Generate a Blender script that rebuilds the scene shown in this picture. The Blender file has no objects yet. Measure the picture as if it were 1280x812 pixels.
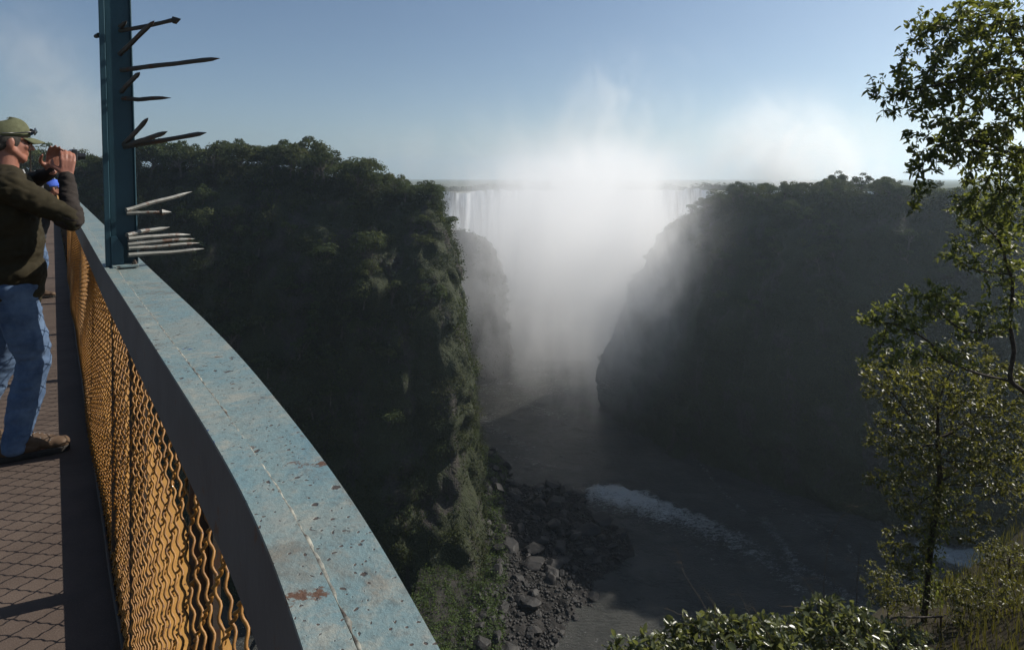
import bpy, bmesh, math, random
import numpy as np
from mathutils import Vector, Matrix
R = math.radians
random.seed(7)
rng = np.random.default_rng(11)
scene = bpy.context.scene
COL = scene.collection

# ------------------------------------------------------------------ camera, light, exposure
F, YH, CAMZ = 760.0, 220.0, 1.5
cam_d = bpy.data.cameras.new('camera')
cam_d.sensor_width = 36.0
cam_d.lens = 36.0 * F / 1280.0
cam_d.shift_y = -(406.0 - YH) / 1280.0
cam_d.clip_start = 0.05
cam_d.clip_end = 30000
cam = bpy.data.objects.new('camera', cam_d)
cam.location = (0, 0, CAMZ)
cam.rotation_euler = (R(90), 0, 0)
COL.objects.link(cam)
scene.camera = cam

SUN_EL, SUN_AZ = 38.0, 66.0          # azimuth clockwise from the view direction (+Y towards +X)
world = bpy.data.worlds.new('World')
scene.world = world
world.use_nodes = True
nt = world.node_tree
nt.nodes.clear()
sky = nt.nodes.new('ShaderNodeTexSky')
sky.sky_type = 'NISHITA'
sky.sun_disc = False
sky.sun_elevation = R(SUN_EL)
sky.sun_rotation = R(SUN_AZ)
sky.altitude = 900
sky.air_density = 1.0
sky.dust_density = 0.8
sky.ozone_density = 2.6
bg = nt.nodes.new('ShaderNodeBackground')
bg.inputs['Strength'].default_value = 0.063
wo = nt.nodes.new('ShaderNodeOutputWorld')
nt.links.new(sky.outputs[0], bg.inputs[0])
nt.links.new(bg.outputs[0], wo.inputs[0])

sun_d = bpy.data.lights.new('sun', 'SUN')
sun_d.energy = 5.0
sun_d.angle = R(0.53)
sun_d.color = (1.0, 0.94, 0.85)
sun = bpy.data.objects.new('sun', sun_d)
SUND = Vector((math.sin(R(SUN_AZ)) * math.cos(R(SUN_EL)), math.cos(R(SUN_AZ)) * math.cos(R(SUN_EL)), math.sin(R(SUN_EL))))
sun.rotation_euler = SUND.to_track_quat('Z', 'Y').to_euler()
sun.location = (40, 20, 60)
COL.objects.link(sun)

scene.view_settings.view_transform = 'Standard'
scene.view_settings.look = 'None'
scene.view_settings.exposure = 0.42
scene.view_settings.gamma = 1.0
scene.view_settings.use_curve_mapping = False
cy = scene.cycles
cy.use_denoising = True
cy.max_bounces = 8
cy.diffuse_bounces = 3
cy.glossy_bounces = 2
cy.transmission_bounces = 3
cy.volume_bounces = 6
cy.transparent_max_bounces = 8
cy.volume_step_rate = 1.0
cy.volume_max_steps = 256
cy.sample_clamp_indirect = 6.0


def P(x, y, Y):
    """the world point at distance Y along the view direction seen at (x, y) of the 1280 x 812 photograph"""
    return Vector(((x - 640) / F * Y, Y, CAMZ - (y - YH) / F * Y))


# ------------------------------------------------------------------ numpy noise
def _hash(ix, iy, iz, seed):
    h = (ix.astype(np.int64) * 374761393 + iy.astype(np.int64) * 668265263 + iz.astype(np.int64) * 2147483647 + seed * 974711) & 0xFFFFFFFF
    h = ((h ^ (h >> 13)) * 1274126177) & 0xFFFFFFFF
    h = (h ^ (h >> 16)) & 0xFFFFFFFF
    h = ((h * 2246822519) & 0xFFFFFFFF)
    h = h ^ (h >> 15)
    return (h & 0xFFFFFF) / float(0xFFFFFF)


def vnoise(p, seed=0):
    p = np.asarray(p, float)
    i = np.floor(p).astype(np.int64)
    f = p - i
    f = f * f * (3 - 2 * f)
    out = 0
    for dx in (0, 1):
        for dy in (0, 1):
            for dz in (0, 1):
                w = (f[..., 0] if dx else 1 - f[..., 0]) * (f[..., 1] if dy else 1 - f[..., 1]) * (f[..., 2] if dz else 1 - f[..., 2])
                out = out + w * _hash(i[..., 0] + dx, i[..., 1] + dy, i[..., 2] + dz, seed)
    return out * 2 - 1


def fbm(p, octv=4, seed=0, gain=0.5):
    p = np.asarray(p, float)
    a, s, o = 1.0, 0.0, 0.0
    for k in range(octv):
        o = o + a * vnoise(p * (2.03 ** k) + k * 17.3, seed + k)
        s += a
        a *= gain
    return o / s


# ------------------------------------------------------------------ object helpers
def tag(o, label=None, cat=None, group=None, kind=None):
    if label: o['label'] = label
    if cat: o['category'] = cat
    if group: o['group'] = group
    if kind: o['kind'] = kind
    return o


def empty(name, loc=(0, 0, 0), rz=0.0):
    o = bpy.data.objects.new(name, None)
    o.empty_display_size = 0.2
    COL.objects.link(o)
    o.location = loc
    o.rotation_euler = (0, 0, rz)
    return o


def link(name, me, mat=None, parent=None):
    o = bpy.data.objects.new(name, me)
    COL.objects.link(o)
    if mat is not None and not me.materials:
        me.materials.append(mat)
    if parent is not None:
        o.parent = parent
    return o


def np_mesh(name, verts, faces, smooth=False, attrs=None):
    """verts (N,3), faces (M,k) one polygon size"""
    verts = np.asarray(verts, np.float32)
    faces = np.asarray(faces, np.int32)
    me = bpy.data.meshes.new(name)
    me.vertices.add(len(verts))
    me.vertices.foreach_set('co', verts.ravel())
    k = faces.shape[1]
    me.loops.add(faces.size)
    me.loops.foreach_set('vertex_index', faces.ravel())
    me.polygons.add(len(faces))
    me.polygons.foreach_set('loop_start', np.arange(0, faces.size, k, dtype=np.int32))
    me.polygons.foreach_set('loop_total', np.full(len(faces), k, np.int32))
    if smooth:
        me.polygons.foreach_set('use_smooth', np.ones(len(faces), bool))
    for an, av in (attrs or {}).items():
        a = me.attributes.new(an, 'FLOAT', 'POINT')
        a.data.foreach_set('value', np.asarray(av, np.float32))
    me.update(calc_edges=True)
    me.validate()
    return me


def grid_faces(nu, nv, wrap_v=False):
    iu = np.arange(nu - 1)[:, None]
    nvv = nv if wrap_v else nv - 1
    iv = np.arange(nvv)[None, :]
    a = iu * nv + iv
    b = iu * nv + (iv + 1) % nv
    return np.stack([a, b, b + nv, a + nv], -1).reshape(-1, 4)


class Geo:
    """collects quads / polygons of any shape for one mesh"""
    def __init__(s):
        s.v, s.f, s.n = [], [], 0

    def add(s, v, f):
        v = np.asarray(v, float)
        s.v.append(v)
        s.f += [tuple(int(i) + s.n for i in q) for q in f]
        s.n += len(v)

    def box(s, c, size, rot=None, bev=0.0):
        x, y, z = [k / 2 for k in size]
        v = np.array([(-x, -y, -z), (x, -y, -z), (x, y, -z), (-x, y, -z), (-x, -y, z), (x, -y, z), (x, y, z), (-x, y, z)])
        if rot is not None:
            v = v @ np.array(rot).T
        s.add(v + np.array(c), [(0, 3, 2, 1), (4, 5, 6, 7), (0, 1, 5, 4), (1, 2, 6, 5), (2, 3, 7, 6), (3, 0, 4, 7)])

    def tube(s, pts, rad, sides=6, cap=True):
        pts = np.asarray(pts, float)
        n = len(pts)
        rad = np.broadcast_to(np.asarray(rad, float), (n,))
        t = np.gradient(pts, axis=0)
        t /= np.linalg.norm(t, axis=1)[:, None] + 1e-9
        up = np.array([0, 0, 1.0]) if abs(t[0][2]) < 0.9 else np.array([1.0, 0, 0])
        a = np.cross(t, up)
        a /= np.linalg.norm(a, axis=1)[:, None] + 1e-9
        b = np.cross(a, t)
        th = np.linspace(0, 2 * math.pi, sides, endpoint=False)
        ring = a[:, None, :] * np.cos(th)[None, :, None] + b[:, None, :] * np.sin(th)[None, :, None]
        v = (pts[:, None, :] + ring * rad[:, None, None]).reshape(-1, 3)
        f = [tuple(q) for q in grid_faces(n, sides, True)]
        if cap:
            f.append(tuple(range(sides)))
            f.append(tuple((n - 1) * sides + k for k in reversed(range(sides))))
        s.add(v, f)

    def mesh(s, name, smooth=False):
        me = bpy.data.meshes.new(name)
        v = np.concatenate(s.v)
        me.from_pydata([tuple(p) for p in v], [], s.f)
        if smooth:
            me.polygons.foreach_set('use_smooth', np.ones(len(me.polygons), bool))
        me.update()
        return me

    def build(s, name, mat, parent=None, smooth=False):
        return link(name, s.mesh(name, smooth), mat, parent)


def bevel(o, w=0.004, seg=2):
    m = o.modifiers.new('bevel', 'BEVEL')
    m.width = w
    m.segments = seg
    m.limit_method = 'ANGLE'
    return o


def copy_tree(o, parent=None):
    c = o.copy()
    COL.objects.link(c)
    if parent is not None:
        c.parent = parent
    for ch in list(o.children):
        copy_tree(ch, c)
    return c


# ------------------------------------------------------------------ materials
class NM:
    """short node-material writer"""
    def __init__(s, name):
        s.m = bpy.data.materials.new(name)
        s.m.use_nodes = True
        s.t = s.m.node_tree
        s.t.nodes.clear()
        s.out = s.t.nodes.new('ShaderNodeOutputMaterial')

    def n(s, typ, **kw):
        nd = s.t.nodes.new(typ)
        for k, v in kw.items():
            setattr(nd, k, v)
        return nd

    def set(s, nd, key, v):
        if isinstance(v, bpy.types.NodeSocket):
            s.t.links.new(v, nd.inputs[key])
        elif v is not None:
            i = nd.inputs[key]
            if hasattr(i.default_value, '__len__') and hasattr(v, '__len__') and len(i.default_value) == 4 and len(v) == 3:
                v = (*v, 1)
            i.default_value = v

    def math(s, op, a, b=None, c=None, clamp=False):
        nd = s.n('ShaderNodeMath', operation=op, use_clamp=clamp)
        s.set(nd, 0, a)
        if b is not None: s.set(nd, 1, b)
        if c is not None: s.set(nd, 2, c)
        return nd.outputs[0]

    def coord(s, which='Object', scale=None):
        if which == 'Position':
            o = s.n('ShaderNodeNewGeometry').outputs['Position']
        else:
            o = s.n('ShaderNodeTexCoord').outputs[which]
        if scale is not None:
            mp = s.n('ShaderNodeMapping')
            s.set(mp, 'Vector', o)
            mp.inputs['Scale'].default_value = scale if hasattr(scale, '__len__') else (scale,) * 3
            o = mp.outputs[0]
        return o

    def noise(s, vec, scale=5.0, detail=4.0, rough=0.55, dist=0.0):
        nd = s.n('ShaderNodeTexNoise')
        s.set(nd, 'Vector', vec)
        s.set(nd, 'Scale', scale)
        s.set(nd, 'Detail', detail)
        s.set(nd, 'Roughness', rough)
        s.set(nd, 'Distortion', dist)
        return nd.outputs['Fac']

    def voro(s, vec, scale, feature='F1', out='Distance'):
        nd = s.n('ShaderNodeTexVoronoi', feature=feature)
        s.set(nd, 'Vector', vec)
        s.set(nd, 'Scale', scale)
        return nd.outputs[out]

    def ramp(s, fac, stops):
        nd = s.n('ShaderNodeValToRGB')
        cr = nd.color_ramp
        while len(cr.elements) > len(stops): cr.elements.remove(cr.elements[-1])
        while len(cr.elements) < len(stops): cr.elements.new(0.5)
        for e, (p, c) in zip(cr.elements, stops):
            e.position = p
            e.color = (c, c, c, 1) if not hasattr(c, '__len__') else (*c, 1)
        s.set(nd, 0, fac)
        return nd.outputs[0]

    def mix(s, fac, a, b):
        nd = s.n('ShaderNodeMix', data_type='RGBA')
        s.set(nd, 0, fac)
        for k, v in ((6, a), (7, b)):
            s.set(nd, k, v)
        return nd.outputs[2]

    def step(s, v, lo, hi):
        nd = s.n('ShaderNodeMapRange', interpolation_type='SMOOTHSTEP')
        s.set(nd, 0, v)
        nd.inputs[1].default_value = lo
        nd.inputs[2].default_value = hi
        return nd.outputs[0]

    def bump(s, h, strength=0.3, dist=0.02):
        nd = s.n('ShaderNodeBump')
        s.set(nd, 'Height', h)
        nd.inputs['Strength'].default_value = strength
        nd.inputs['Distance'].default_value = dist
        return nd.outputs[0]

    def bsdf(s, color, rough=0.6, spec=0.5, metal=0.0, normal=None):
        b = s.n('ShaderNodeBsdfPrincipled')
        s.set(b, 'Base Color', color)
        s.set(b, 'Roughness', rough)
        s.set(b, 'Specular IOR Level', spec)
        s.set(b, 'Metallic', metal)
        if normal is not None: s.set(b, 'Normal', normal)
        return b

    def done(s, sh):
        s.t.links.new(sh if isinstance(sh, bpy.types.NodeSocket) else sh.outputs[0], s.out.inputs[0])
        return s.m


def m_noisy(name, c1, c2, scale=8, rough=0.7, spec=0.4, bump=0.2, bdist=0.01, detail=5, metal=0.0, coord='Object', bscale=None):
    w = NM(name)
    v = w.coord(coord)
    nz = w.noise(v, scale, detail, 0.6)
    c = w.ramp(nz, [(0.32, c1), (0.68, c2)])
    bn = w.noise(v, bscale or scale * 4, 4, 0.6)
    return w.done(w.bsdf(c, rough, spec, metal, w.bump(bn, bump, bdist) if bump else None))


def m_leaf(name, dark, mid, lite, trans=0.35, rough=0.5, spec=0.35, tcol=None, attr='tint', drift=0.0):
    w = NM(name)
    a = w.n('ShaderNodeAttribute', attribute_name=attr).outputs['Fac']
    c = w.ramp(a, [(0.0, dark), (0.55, mid), (1.0, lite)])
    if drift:
        dn = w.step(w.noise(w.coord('Position'), drift, 4, 0.6), .48, .68)
        c = w.mix(w.math('MULTIPLY', dn, .75), c, w.mix(a, (dark[0] * 1.3, dark[1] * .95, dark[2] * .9), (lite[0] * 1.05, lite[1] * .80, lite[2] * .9)))
    b = w.bsdf(c, rough, spec)
    tr = w.n('ShaderNodeBsdfTranslucent')
    tc = w.mix(0.65, c, tcol or (min(1, lite[0] * 2.2), min(1, lite[1] * 2.2), lite[2] * 1.1))
    w.set(tr, 'Color', tc)
    ms = w.n('ShaderNodeMixShader')
    ms.inputs[0].default_value = trans
    w.t.links.new(b.outputs[0], ms.inputs[1])
    w.t.links.new(tr.outputs[0], ms.inputs[2])
    return w.done(ms)


M = {}
M['leaf_far'] = m_leaf('far_foliage', (0.012, 0.020, 0.010), (0.031, 0.046, 0.017), (0.068, 0.084, 0.030), 0.25, 0.7, 0.1, drift=.03)
M['leaf_far_pale'] = m_leaf('far_foliage_pale', (0.025, 0.034, 0.015), (0.05, 0.062, 0.025), (0.09, 0.098, 0.04), 0.22, 0.7, 0.1)
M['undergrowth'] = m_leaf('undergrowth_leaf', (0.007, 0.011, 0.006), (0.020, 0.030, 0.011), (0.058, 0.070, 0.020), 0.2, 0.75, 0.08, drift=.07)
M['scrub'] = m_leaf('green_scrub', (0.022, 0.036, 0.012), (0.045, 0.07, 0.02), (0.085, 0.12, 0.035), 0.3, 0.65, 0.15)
M['leaf_near'] = m_leaf('near_leaf', (0.03, 0.042, 0.015), (0.058, 0.076, 0.024), (0.11, 0.12, 0.035), 0.45, 0.46, 0.4)
M['leaf_olive'] = m_leaf('olive_leaf', (0.032, 0.038, 0.012), (0.062, 0.07, 0.02), (0.12, 0.115, 0.03), 0.40, 0.42, 0.45)
M['leaf_broad'] = m_leaf('broad_leaf', (0.03, 0.038, 0.014), (0.065, 0.078, 0.028), (0.14, 0.15, 0.065), 0.3, 0.33, 0.6)
M['grass'] = m_leaf('grass_blade', (0.02, 0.025, 0.009), (0.042, 0.047, 0.014), (0.09, 0.082, 0.026), 0.3, 0.55, 0.3)
M['bark'] = m_noisy('bark', (0.03, 0.024, 0.018), (0.075, 0.06, 0.045), 14, 0.9, 0.2, 0.6, 0.02)
M['bark_far'] = m_noisy('far_bark', (0.05, 0.042, 0.035), (0.12, 0.105, 0.085), 2, 0.9, 0.2, 0)
M['twig'] = m_noisy('dry_twig', (0.05, 0.04, 0.03), (0.11, 0.088, 0.062), 20, 0.9, 0.2, 0)


def m_rock(name, c1, c2, moss1, moss2, mossy=0.5, sc=0.12):
    w = NM(name)
    v = w.coord('Position')
    n1 = w.noise(w.coord('Position', (sc, sc, sc * 0.45)), 1.0, 7, 0.62)
    n2 = w.noise(v, sc * 9, 6, 0.65)
    c = w.ramp(n2, [(0.3, c1), (0.7, c2)])
    mo = w.ramp(w.noise(v, sc * 22, 4, 0.6), [(0.3, moss1), (0.75, moss2)])
    f = w.step(w.math('ADD', n1, w.math('MULTIPLY', n2, 0.35)), 0.95 - mossy * 0.5, 1.02 - mossy * 0.5)
    col = w.mix(f, c, mo)
    vr = w.voro(w.coord('Position', (1, 1, 0.6)), sc * 5, 'DISTANCE_TO_EDGE')
    h = w.math('ADD', w.math('MULTIPLY', n2, 1.0), w.math('MULTIPLY', w.step(vr, 0.0, 0.10), 0.12))
    return w.done(w.bsdf(col, 0.85, 0.3, 0.0, w.bump(h, 0.9, 1.2)))


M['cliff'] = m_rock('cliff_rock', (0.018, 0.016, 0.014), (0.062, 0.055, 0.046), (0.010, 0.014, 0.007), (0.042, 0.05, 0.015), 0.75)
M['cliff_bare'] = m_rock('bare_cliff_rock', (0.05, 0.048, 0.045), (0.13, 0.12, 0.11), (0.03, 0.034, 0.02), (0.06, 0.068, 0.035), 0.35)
M['earth'] = m_noisy('bank_earth', (0.022, 0.018, 0.012), (0.05, 0.042, 0.026), 1.2, 0.95, 0.1, 0.5, 0.05)
M['forest_floor'] = m_noisy('forest_floor', (0.03, 0.04, 0.018), (0.06, 0.07, 0.03), 0.05, 0.95, 0.1, 0)
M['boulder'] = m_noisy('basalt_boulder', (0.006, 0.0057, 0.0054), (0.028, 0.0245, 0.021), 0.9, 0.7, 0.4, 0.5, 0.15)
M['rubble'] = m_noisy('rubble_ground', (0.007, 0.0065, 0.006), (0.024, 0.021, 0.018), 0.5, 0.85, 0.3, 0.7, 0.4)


# ------------------------------------------------------------------ gorge
WATER = -108.0


def resample(cols, step):
    """columns (tx,ty,tz,bx,by) to even spacing along the mean line, smoothed"""
    c = np.array(cols, float)
    mid = np.stack([(c[:, 0] + c[:, 3]) / 2, (c[:, 1] + c[:, 4]) / 2], 1)
    d = np.r_[0, np.cumsum(np.linalg.norm(np.diff(mid, axis=0), axis=1))]
    s = np.linspace(0, d[-1], int(d[-1] / step) + 2)
    o = np.stack([np.interp(s, d, c[:, k]) for k in range(5)], 1)
    k = int(6 / step) | 1
    for _ in range(2):
        pad = np.pad(o, ((k // 2, k // 2), (0, 0)), mode='edge')
        o = np.stack([np.convolve(pad[:, j], np.ones(k) / k, 'valid') for j in range(5)], 1)
    return o


def cliff(name, cols, prof, rows=64, step=1.7, amp=4.0, seed=1, zb=WATER - 3, mat='cliff', cap=(2, 5, 10, 18), ledge=1.6):
    o = resample(cols, step)
    t = np.linspace(1, 0, rows)
    pf = np.interp(t, [p[0] for p in prof], [p[1] for p in prof])
    top, base = o[:, :2], o[:, 3:5]
    out = base - top
    out /= np.linalg.norm(out, axis=1)[:, None] + 1e-9
    xy = top[:, None, :] + (base - top)[:, None, :] * pf[None, :, None]
    z = o[:, 2][:, None] + (zb - o[:, 2][:, None]) * t[None, :]
    p = np.concatenate([xy, z[..., None]], -1)
    q = p / np.array([16.0, 16.0, 22.0])
    d = fbm(q, 5, seed) * amp * 1.5
    g = fbm(p / np.array([5.0, 5.0, 14.0]), 4, seed + 9) * amp * 0.55        # buttresses and gullies
    lv = p[..., 2] / 9.0 + fbm(p / 30.0, 2, seed + 5) * 1.2
    g = g + fbm(p / np.array([2.6, 2.6, 6.5]), 3, seed + 13) * amp * .30 + np.abs(fbm(p / np.array([7.0, 7.0, 30.0]), 3, seed + 15)) * amp * .55
    led = (np.abs((lv % 1.0) - 0.5) * 2) ** 2 * ledge
    fade = np.interp(t, [0, 0.05, 1], [0.25, 1, 1])[None, :]
    dd = (d + g - led) * fade
    p[..., :2] += out[:, None, :] * dd[..., None]
    caps = []
    for k in cap:
        cp = np.concatenate([p[:, -1, :2] - out * k, o[:, 2:3] + 0.2 * k ** 0.5], 1)
        cp[:, 2] += fbm(cp / 9.0, 3, seed + 3) * 1.0
        caps.append(cp)
    p = np.concatenate([p, np.stack(caps, 1)], 1)
    nu, nv = p.shape[:2]
    me = np_mesh(name, p.reshape(-1, 3), grid_faces(nu, nv)[:, ::-1], True)
    ob = link(name, me, M[mat])
    tag(ob, kind='structure')
    return ob, p, out


LEFT = [(-420, 150, 2, -420, 105), (-300, 196, 2, -290, 150), (-185, 224, 1, -170, 172), (-130, 217, 2.5, -112, 163), (-98, 210, 4, -78, 157), (-78, 206, 3, -60, 154),
        (-48, 198, -2.5, -30, 150), (-28, 192, -6, -9, 158), (-24.5, 196, -7, -3.5, 174), (-27, 212, -7, -8, 198), (-42, 260, -8, -26, 258), (-74, 330, -10, -58, 330),
        (-110, 420, -10, -95, 420), (-150, 520, -12, -135, 520)]
RIGHT = [(330, 372, -16, 340, 420), (250, 352, -16, 262, 400), (180, 336, -16, 190, 380), (130, 326, -18, 134, 370), (100, 316, -21, 88, 350), (86, 304, -20, 41, 286), (94, 284, -13, 52, 262), (104, 264, -8.5, 68, 236), (127, 228, -6, 104, 200),
         (156, 207, -9, 150, 168), (200, 190, -14, 200, 142), (262, 180, -14, 258, 130), (350, 180, -10, 345, 125)]  # last columns run out of view: headland tail drawn nearer to shade the river
SPUR = [(-80, 345, -26, -76, 325), (-48, 330, -27, -44, 316), (-24, 330, -29, -16, 318), (-12, 338, -35, -1, 334), (-8, 352, -46, 4, 352), (-14, 372, -56, -2, 376), (-50, 420, -60, -40, 425)]
VALLEY = [(330, 520, -14, 320, 490), (400, 470, -12, 388, 440), (470, 400, -8, 450, 370), (520, 300, -8, 490, 270)]
PL = [(0, 0), (.085, .2), (.25, .45), (.55, .6), (.72, .67), (.86, .8), (1, 1)]
PR = [(0, 0), (.1, .30), (.34, .66), (.68, .93), (1, 1)]
PV = [(0, 0), (.5, .6), (1, 1)]
left_o, left_p, left_out = cliff('cliff', LEFT, PL, seed=3, amp=5.5, step=1.3, rows=84)
right_o, right_p, right_out = cliff('cliff', RIGHT, PR, seed=21, amp=5.5)
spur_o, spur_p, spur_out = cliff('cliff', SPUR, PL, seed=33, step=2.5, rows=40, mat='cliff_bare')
valley_o, valley_p, valley_out = cliff('cliff', VALLEY, PV, seed=41, step=4.0, rows=40)


def flat(name, pts, mat, z=None):
    me = bpy.data.meshes.new(name)
    me.from_pydata([tuple(p) for p in pts], [], [tuple(range(len(pts)))])
    me.update()
    bm = bmesh.new()
    bm.from_mesh(me)
    bmesh.ops.triangulate(bm, faces=bm.faces[:])
    for f in bm.faces:
        if f.normal.z < 0: f.normal_flip()
    bm.to_mesh(me)
    bm.free()
    return tag(link(name, me, mat), kind='structure')


def plateau(name, p, far, zoff=-0.6):
    ring = [(*q[:2], q[2] + zoff) for q in p[::6, -2]]
    return flat(name, ring + far, M['forest_floor'])


plateau('plateau', left_p, [(-900, 620, -8), (-1500, 300, 0), (-900, 120, 2)])
plateau('plateau', right_p, [])
# ground beyond the falls, out to the horizon
lip = [(-150, 505), (-95, 500), (-60, 512), (-30, 528), (10, 545), (50, 556), (90, 562), (130, 566), (175, 560), (240, 548), (330, 520)]
LIPZ = -11.5
far_pts = [(x, y + 1.0, LIPZ - 0.3) for x, y in lip]
flat('ground', far_pts + [(9000, 520, -30), (9000, 12000, -60), (-9000, 12000, -60), (-9000, 505, -30)], M['forest_floor'])

# ------------------------------------------------------------------ waterfall
def m_falls():
    w = NM('falling_water')
    v = w.coord('Position', (0.16, 0.16, 0.012))
    n = w.noise(v, 1.0, 6, 0.6)
    n2 = w.noise(w.coord('Position', (0.5, 0.5, 0.03)), 1.0, 5, 0.6)
    k = w.math('ADD', n, w.math('MULTIPLY', n2, 0.5))
    c = w.ramp(k, [(0.58, (0.05, 0.05, 0.05)), (0.70, (0.45, 0.47, 0.48)), (0.85, (0.82, 0.84, 0.85))])
    return w.done(w.bsdf(c, 0.6, 0.3))


M['falls'] = m_falls()
ls = np.array(lip, float)  # the rim line
ld = np.r_[0, np.cumsum(np.linalg.norm(np.diff(ls, axis=0), axis=1))]
ss = np.arange(0, ld[-1], 1.2)
lx, ly = np.interp(ss, ld, ls[:, 0]), np.interp(ss, ld, ls[:, 1])
rows = []
for t in np.linspace(0, 1, 40):
    zz = LIPZ + fbm(np.stack([lx / 14, ly * 0, lx * 0], 1), 3, 5) * 4.6 + fbm(np.stack([lx / 3.5, ly * 0, lx * 0], 1), 3, 6) * 1.6 - 97 * t ** 1.15
    bulge = 3.0 * t + fbm(np.stack([lx / 3.0, np.full_like(lx, t * 1.5), lx * 0], 1), 4, 8) * 3.0
    rows.append(np.stack([lx, ly - bulge - 1, zz], 1))
fp = np.stack(rows, 1)
fall = link('waterfall', np_mesh('waterfall', fp.reshape(-1, 3), grid_faces(len(ss), 40), True), M['falls'])
tag(fall, 'wide white waterfall pouring over the far rim of the gorge behind the spray', 'waterfall')

# ------------------------------------------------------------------ river
def m_river():
    w = NM('river_water')
    a = w.n('ShaderNodeAttribute', attribute_name='foam').outputs['Fac']
    v = w.coord('Position')
    n = w.noise(w.coord('Position', (0.35, 0.9, 1)), 1.0, 6, 0.68, 1.2)
    n3 = w.noise(w.coord('Position', (1.1, 1.9, 1)), 1.0, 5, 0.7, 1.6)
    nn = w.math('ADD', w.math('MULTIPLY', w.math('SUBTRACT', n, 0.5), 1.2), w.math('MULTIPLY', w.math('SUBTRACT', n3, 0.5), 1.1))
    f = w.step(w.math('ADD', a, nn), 0.40, 0.85)
    mud = w.ramp(w.noise(v, 0.08, 4), [(0.3, (0.06, 0.062, 0.058)), (0.7, (0.11, 0.109, 0.098))])
    c = w.mix(f, mud, (0.66, 0.68, 0.66))
    r = w.math('MULTIPLY_ADD', f, 0.45, 0.22)
    h = w.math('ADD', w.noise(w.coord('Position', (0.55, 1.3, 1)), 1.0, 7, 0.7, 1.1), w.math('MULTIPLY', f, 0.4))
    return w.done(w.bsdf(c, r, 0.3, 0.0, w.bump(h, 1.0, 2.0)))


M['river'] = m_river()


def seg_dist(X, Y, line):
    best = np.full(X.shape, 1e9)
    side = np.zeros(X.shape)
    along = np.zeros(X.shape)
    acc = 0
    tot = sum(math.dist(a, b) for a, b in zip(line, line[1:]))
    for (x0, y0), (x1, y1) in zip(line, line[1:]):
        dx, dy = x1 - x0, y1 - y0
        L = math.hypot(dx, dy)
        t = np.clip(((X - x0) * dx + (Y - y0) * dy) / (L * L), 0, 1)
        qx, qy = X - (x0 + t * dx), Y - (y0 + t * dy)
        d = np.hypot(qx, qy)
        s = np.sign(dx * qy - dy * qx)
        m = d < best
        best = np.where(m, d, best)
        side = np.where(m, s, side)
        along = np.where(m, (acc + t * L) / tot, along)
        acc += L
    return best, side, along


def at_water(x, y, z=WATER):
    Yd = F * (CAMZ - z) / (y - YH)
    return ((x - 640) / F * Yd, Yd)


gx = np.arange(-60, 240, 0.9)
gy = np.arange(96, 360, 0.9)
GX, GY = np.meshgrid(gx, gy, indexing='ij')
wp = np.stack([GX, GY, np.zeros_like(GX)], -1)
h = fbm(wp / np.array([7.0, 4.5, 1]), 4, 51) * 0.5
rap = [at_water(726, 612), at_water(770, 614), at_water(830, 632), at_water(900, 664), at_water(960, 690), at_water(1010, 716)]
d, sd, al = seg_dist(GX, GY, rap)
d = np.maximum(d + fbm(wp / np.array([6.0, 5.0, 1]), 4, 57) * 3.2, 0)
dn = np.where(sd > 0, d, d * 0.35)                         # crisp upstream edge, fading downstream
band = np.exp(-(dn / 4.6) ** 2) * np.interp(al, [0, .04, .2, .6, 1], [.30, .8, 1, .62, .35])
h += band * (1.1 + fbm(wp / np.array([2.6, 2.2, 1]), 4, 55) * 2.4)
foam = band * 0.95
for pts, wdt, st in (([(862, 566), (884, 590), (900, 612), (930, 640)], 1.6, .42), ([(960, 610), (985, 640), (1020, 660), (1040, 700)], 3.0, .34),
                     ([(1000, 640), (1060, 680), (1075, 720)], 2.0, .36), ([(955, 650), (985, 690), (995, 720)], 3.5, .48), ([(900, 672), (950, 700), (1000, 740)], 4.0, .48), ([(760, 640), (840, 665), (900, 700)], 7.0, .30), ([(980, 700), (1040, 730), (1080, 760)], 4.0, .46),
                     ([(1165, 688), (1200, 698), (1250, 700)], 5.0, 1.3),
                     ([(598, 520), (625, 540), (660, 560)], 6.0, .40), ([(600, 555), (640, 570), (690, 585)], 5.0, .34), ([(600, 530), (640, 500), (700, 520)], 12.0, .34),
                     ([(640, 800), (700, 790), (760, 812)], 6.0, .33)):
    dd, _, _ = seg_dist(GX, GY, [at_water(*q) for q in pts])
    foam = np.maximum(foam, np.exp(-(dd / wdt) ** 2) * st)
    h += np.exp(-(dd / wdt) ** 2) * st * (0.5 + fbm(wp / 2.5, 3, 61) * 1.0)
far_f = np.clip((GY - 250) / 60, 0, 1) * 0.35
foam = np.maximum(foam, far_f)
wp[..., 2] = WATER + h
river = link('river', np_mesh('river', wp.reshape(-1, 3), grid_faces(len(gx), len(gy))[:, ::-1], True, {'foam': foam.ravel()}), M['river'])
tag(river, kind='structure')
riv2 = flat('water', [(-500, -300, WATER - 1.6), (500, -300, WATER - 1.6), (500, 700, WATER - 1.6), (-500, 700, WATER - 1.6)], M['river'])

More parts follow.
